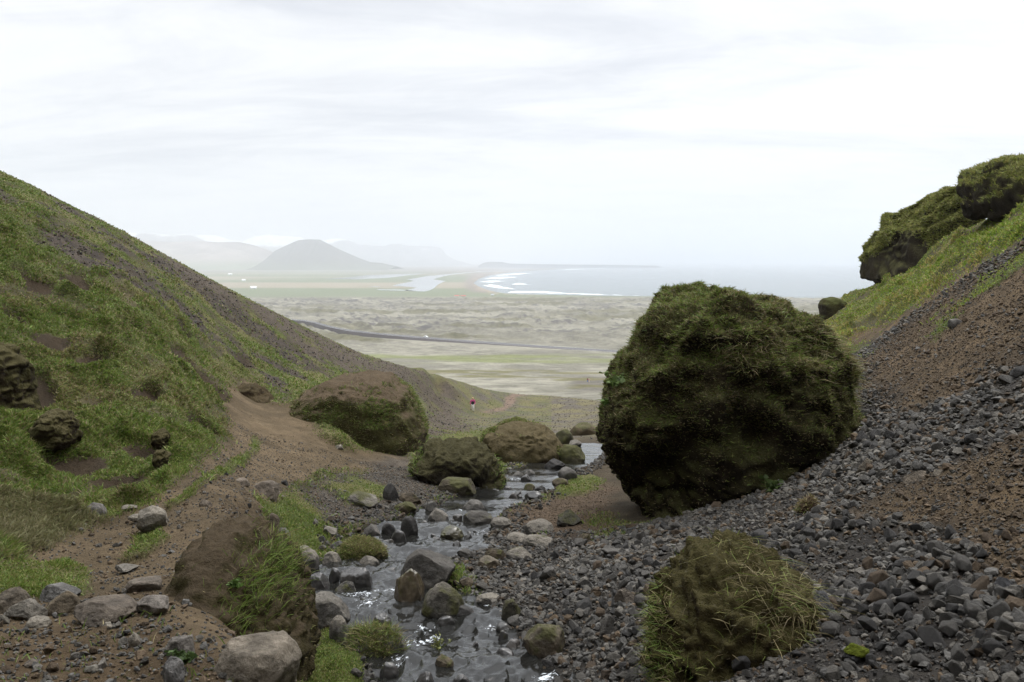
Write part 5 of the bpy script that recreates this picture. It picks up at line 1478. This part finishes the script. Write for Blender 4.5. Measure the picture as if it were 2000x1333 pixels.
def person(loc, label, jacket, vest, trousers, hair, group=None, yaw=0.0):
    root = bpy.data.objects.new("person", None); COL.objects.link(root)
    root.location = loc; root.rotation_euler = (0, 0, yaw)
    tag(root, label, 'person', group)
    # joints: facing -Y (towards the camera), mid-stride
    hip, chest, neck = (0, 0, .90), (0, -.02, 1.28), (0, -.03, 1.45)
    LK, LA, LT = (.10, -.13, .50), (.10, -.05, .09), (.10, -.20, .04)
    RK, RA, RT = (-.09, .03, .49), (-.09, .22, .12), (-.09, .10, .04)
    LS, LE, LW = (.19, -.01, 1.38), (.27, .04, 1.10), (.20, -.13, .94)
    RS, RE, RW = (-.19, -.01, 1.38), (-.28, .05, 1.10), (-.25, -.06, .86)
    nodes = [(hip, (.14, .10)), ((0, -.01, 1.08), (.125, .09)), (chest, (.16, .105)), (neck, .058), ((0, -.04, 1.53), .07), ((0, -.045, 1.61), (.078, .095)), ((0, -.04, 1.68), (.06, .075)), ((0, -.125, 1.585), .02),
             (LS, .06), (LE, .042), (LW, .030), (RS, .06), (RE, .042), (RW, .030), ((.09, 0, .84), .085), (LK, .055), (LA, .040), (LT, .035), ((-.09, 0, .84), .085), (RK, .055), (RA, .040), (RT, .035)]
    edges = [(0, 1), (1, 2), (2, 3), (3, 4), (4, 5), (5, 6), (5, 7), (2, 8), (8, 9), (9, 10), (2, 11), (11, 12), (12, 13), (0, 14), (14, 15), (15, 16), (16, 17), (0, 18), (18, 19), (19, 20), (20, 21)]
    for wi, (W_, s) in ((10, (LW, 1)), (13, (RW, -1))):
        pal = (W_[0], W_[1] - .03, W_[2] - .07); nodes.append((pal, (.036, .02))); pi = len(nodes) - 1; edges.append((wi, pi))
        for k, ln in enumerate((.075, .085, .08, .06)):
            a_ = (pal[0] + s * (-.03 + .02 * k), pal[1] - .012, pal[2] - ln * .55); b_ = (a_[0], a_[1] + .012, a_[2] - ln * .5)
            nodes += [(a_, .010), (b_, .008)]; edges += [(pi, len(nodes) - 2), (len(nodes) - 2, len(nodes) - 1)]
        nodes += [((pal[0] - s * .045, pal[1] - .02, pal[2] - .01), .011), ((pal[0] - s * .05, pal[1] - .03, pal[2] - .045), .009)]; edges += [(pi, len(nodes) - 2), (len(nodes) - 2, len(nodes) - 1)]
    skin_mesh("body", nodes, edges, M_SKIN, root, 1)
    skin_mesh("jacket", [((0, 0, .86), (.165, .125)), ((0, -.01, 1.08), (.15, .115)), (chest, (.18, .125)), ((0, -.03, 1.43), .075), (LS, .078), (LE, .060), (LW, .048), (RS, .078), (RE, .060), (RW, .048)],
              [(0, 1), (1, 2), (2, 3), (2, 4), (4, 5), (5, 6), (2, 7), (7, 8), (8, 9)], plain_mat("jacket_cloth", jacket), root)
    if vest:
        skin_mesh("vest", [((0, -.02, .80), (.165, .135)), ((0, -.02, .98), (.17, .135)), ((0, -.03, 1.14), (.15, .135)), ((.09, -.045, 1.28), (.07, .115)), ((.12, -.025, 1.42), (.048, .075)), ((-.09, -.045, 1.28), (.07, .115)), ((-.12, -.025, 1.42), (.048, .075))],
                  [(0, 1), (1, 2), (2, 3), (3, 4), (2, 5), (5, 6)], vest, root, 1)
    skin_mesh("trousers", [((0, 0, .90), (.155, .115)), ((.09, 0, .82), .105), (LK, .078), (LA, .062), ((-.09, 0, .82), .105), (RK, .078), (RA, .062)], [(0, 1), (1, 2), (2, 3), (0, 4), (4, 5), (5, 6)], plain_mat("trouser_cloth", trousers), root)
    for A_, T_ in ((LA, LT), (RA, RT)):
        skin_mesh("shoe", [((A_[0], A_[1] + .04, A_[2] - .02), .062), ((T_[0], T_[1], T_[2] + .012), .060), ((T_[0], T_[1] - .06, T_[2] + .005), .050)], [(0, 1), (1, 2)], plain_mat("shoe_leather", (.06, .05, .045)), root, 1)
    hv, ht = ico(3)
    hv = hv * np.array([.094, .11, .13]) + np.array([0, -.015, 1.60])
    ht = ht[(hv[ht].mean(1)[:, 1] > -.075) | (hv[ht].mean(1)[:, 2] > 1.66)]
    link("hair", mesh_np("hair", hv, [ht], plain_mat("hair_strands", hair)), root)
    for s in (-1, 1):
        ev, et_ = ico(2)
        link("eye", mesh_np("eye", ev * .012 + np.array([s * .032, -.118, 1.615]), [et_], plain_mat("eye_dark", (.03, .02, .02))), root)
    mv, mt = ico(2)
    link("mouth", mesh_np("mouth", mv * np.array([.026, .008, .007]) + np.array([0, -.118, 1.545]), [mt], plain_mat("lips", (.32, .12, .10))), root)
    return root


M_VEST = plain_mat("vest_cloth", (.012, .010, .016), .7)
pp = at(923.5, 805, 90.0); pp[2] = base_z(pp[0], pp[1]) - .02
person(tuple(pp), "blond walker in a pink jacket and black vest with white trousers on the slope", (.50, .06, .22), M_VEST, (.72, .70, .68), (.52, .38, .20))
for px_, jc, vs, tr, hr, lab in ((1147.5, (.20, .03, .04), None, (.08, .16, .36), (.02, .015, .012), "tiny distant walker in dark red top and blue trousers, left of a pair"),
                                 (1150.8, (.62, .44, .36), M_VEST, (.60, .45, .38), (.10, .06, .04), "tiny distant walker in light clothes with black bag, right of a pair")):
    p = at(px_, 747, Yg)
    Yb = Yg[np.nonzero(p[:, 2] <= plain_z(p[:, 1]) + .2)[0][0]]
    q = at(px_, 747, Yb)
    person(tuple(q), lab, jc, vs, tr, hr, yaw=math.pi)


# ------------------------------------------------------------------ car on the road, farm buildings
def boxm(name, c, s, mat, parent, taper=0.0):
    bm = bmesh.new()
    bmesh.ops.create_cube(bm, size=1)
    for v in bm.verts:
        if v.co.z > 0: v.co.x *= 1 - taper; v.co.y *= 1 - taper * .4
        v.co = Vector((v.co.x * s[0], v.co.y * s[1], v.co.z * s[2])) + Vector(c)
    bmesh.ops.bevel(bm, geom=list(bm.edges), offset=min(s) * .06, segments=2, affect='EDGES')
    me = bpy.data.meshes.new(name); bm.to_mesh(me); bm.free()
    me.materials.append(mat)
    return link(name, me, parent)


M_WHITE = plain_mat("white_paint", (.78, .79, .80), .35, .5)
M_GLASS = plain_mat("dark_glass", (.02, .025, .03), .08, .5)
M_TYRE = plain_mat("tyre_rubber", (.02, .02, .02), .9)
M_RED = plain_mat("red_roofing", (.42, .06, .05), .7)
M_GREYROOF = plain_mat("grey_roofing", (.34, .36, .40), .6)
i_c = int(np.argmin(np.abs(pxs - 832)))
cp = (kerb[i_c] + far[i_c]) / 2
car = bpy.data.objects.new("parked_car", None); COL.objects.link(car); car.location = cp + [0, 0, .05]
tdir = far[i_c + 1] - far[i_c - 1]
car.rotation_euler = (0, 0, math.atan2(tdir[1], tdir[0]))
tag(car, "tiny white car on the distant road", 'car')
boxm("body", (0, 0, .75), (4.8, 1.9, .75), M_WHITE, car, .03)
boxm("cabin", (-.25, 0, 1.45), (3.1, 1.7, .75), M_WHITE, car, .22)
for s in (-1, 1):
    boxm("side_window", (-.25, s * .80, 1.42), (2.3, .06, .42), M_GLASS, car, .15)
    for xw in (-1.45, 1.45):
        bm = bmesh.new(); bmesh.ops.create_cone(bm, cap_ends=True, segments=20, radius1=.36, radius2=.36, depth=.24)
        bmesh.ops.rotate(bm, verts=bm.verts, matrix=Matrix.Rotation(math.pi / 2, 3, 'X')); bmesh.ops.translate(bm, verts=bm.verts, vec=(xw, s * .85, .36))
        me = bpy.data.meshes.new("wheel"); bm.to_mesh(me); bm.free(); me.materials.append(M_TYRE); link("wheel", me, car)


def house(px, py, ww, dd, hh, roofh, roofm, label, name='farmhouse', yaw=0.1):
    p = on_flat(px, py)
    root = bpy.data.objects.new(name, None); COL.objects.link(root); root.location = p; root.rotation_euler = (0, 0, yaw)
    tag(root, label, 'house')
    boxm("wall", (0, 0, hh / 2), (ww, dd, hh), M_WHITE, root)
    bm = bmesh.new()
    a_, b_ = ww / 2 + .5, dd / 2 + .6
    v = [bm.verts.new(c) for c in ((-a_, -b_, hh), (a_, -b_, hh), (a_, b_, hh), (-a_, b_, hh), (-a_, 0, hh + roofh), (a_, 0, hh + roofh))]
    for f in ((0, 1, 5, 4), (2, 3, 4, 5), (0, 4, 3), (1, 2, 5), (3, 2, 1, 0)): bm.faces.new([v[k] for k in f])
    me = bpy.data.meshes.new("roof"); bm.to_mesh(me); bm.free(); me.materials.append(roofm); link("roof", me, root)
    for k in range(3):
        boxm("window", ((k - 1) * ww * .28, -dd / 2 - .04, hh * .55), (ww * .1, .12, hh * .3), M_GLASS, root)
    boxm("door", (ww * .14, -dd / 2 - .04, hh * .32), (ww * .06, .12, hh * .6), M_GREYROOF, root)


house(495, 564.5, 20, 12, 5.0, 4.5, M_WHITE, "white farmhouse alone on the green plain at left", yaw=.5)
house(449.5, 537.5, 26, 14, 6, 5, M_WHITE, "tiny white farmhouse farthest away beside the left hill's edge")
house(476, 549.3, 16, 10, 5, 4, M_WHITE, "tiny white farmhouse between the nearer and the farthest farm")
house(892, 579.8, 13, 7, 2.5, 1.8, M_RED, "left red roofed cottage behind the lava field", 'cottage')
house(905, 580.3, 13, 7, 2.5, 1.8, M_RED, "right red roofed cottage behind the lava field", 'cottage')
house(962, 577.8, 9, 7, 3.0, 1.8, M_GREYROOF, "small pale cottage near the beach right of the red ones", 'cottage')

# ------------------------------------------------------------------ haze
bm = bmesh.new()
bmesh.ops.create_cube(bm, size=1)
for v in bm.verts:
    v.co = Vector((v.co.x * 60000, (v.co.y + .5) * 31000 - 400, -110 + (v.co.z + .5) * 860))
me = bpy.data.meshes.new("haze"); bm.to_mesh(me); bm.free()
M_HAZE = bpy.data.materials.new("haze_air")
M_HAZE.use_nodes = True
g = NT(M_HAZE.node_tree)
vol = g.n('ShaderNodeVolumePrincipled', {'Color': (.915, .952, 1.0, 1), 'Density': 1.3e-4, 'Anisotropy': .7})
g.t.links.new(vol.outputs[0], g.n('ShaderNodeOutputMaterial').inputs['Volume'])
me.materials.append(M_HAZE)
hz = tag(link("haze", me), kind='stuff')
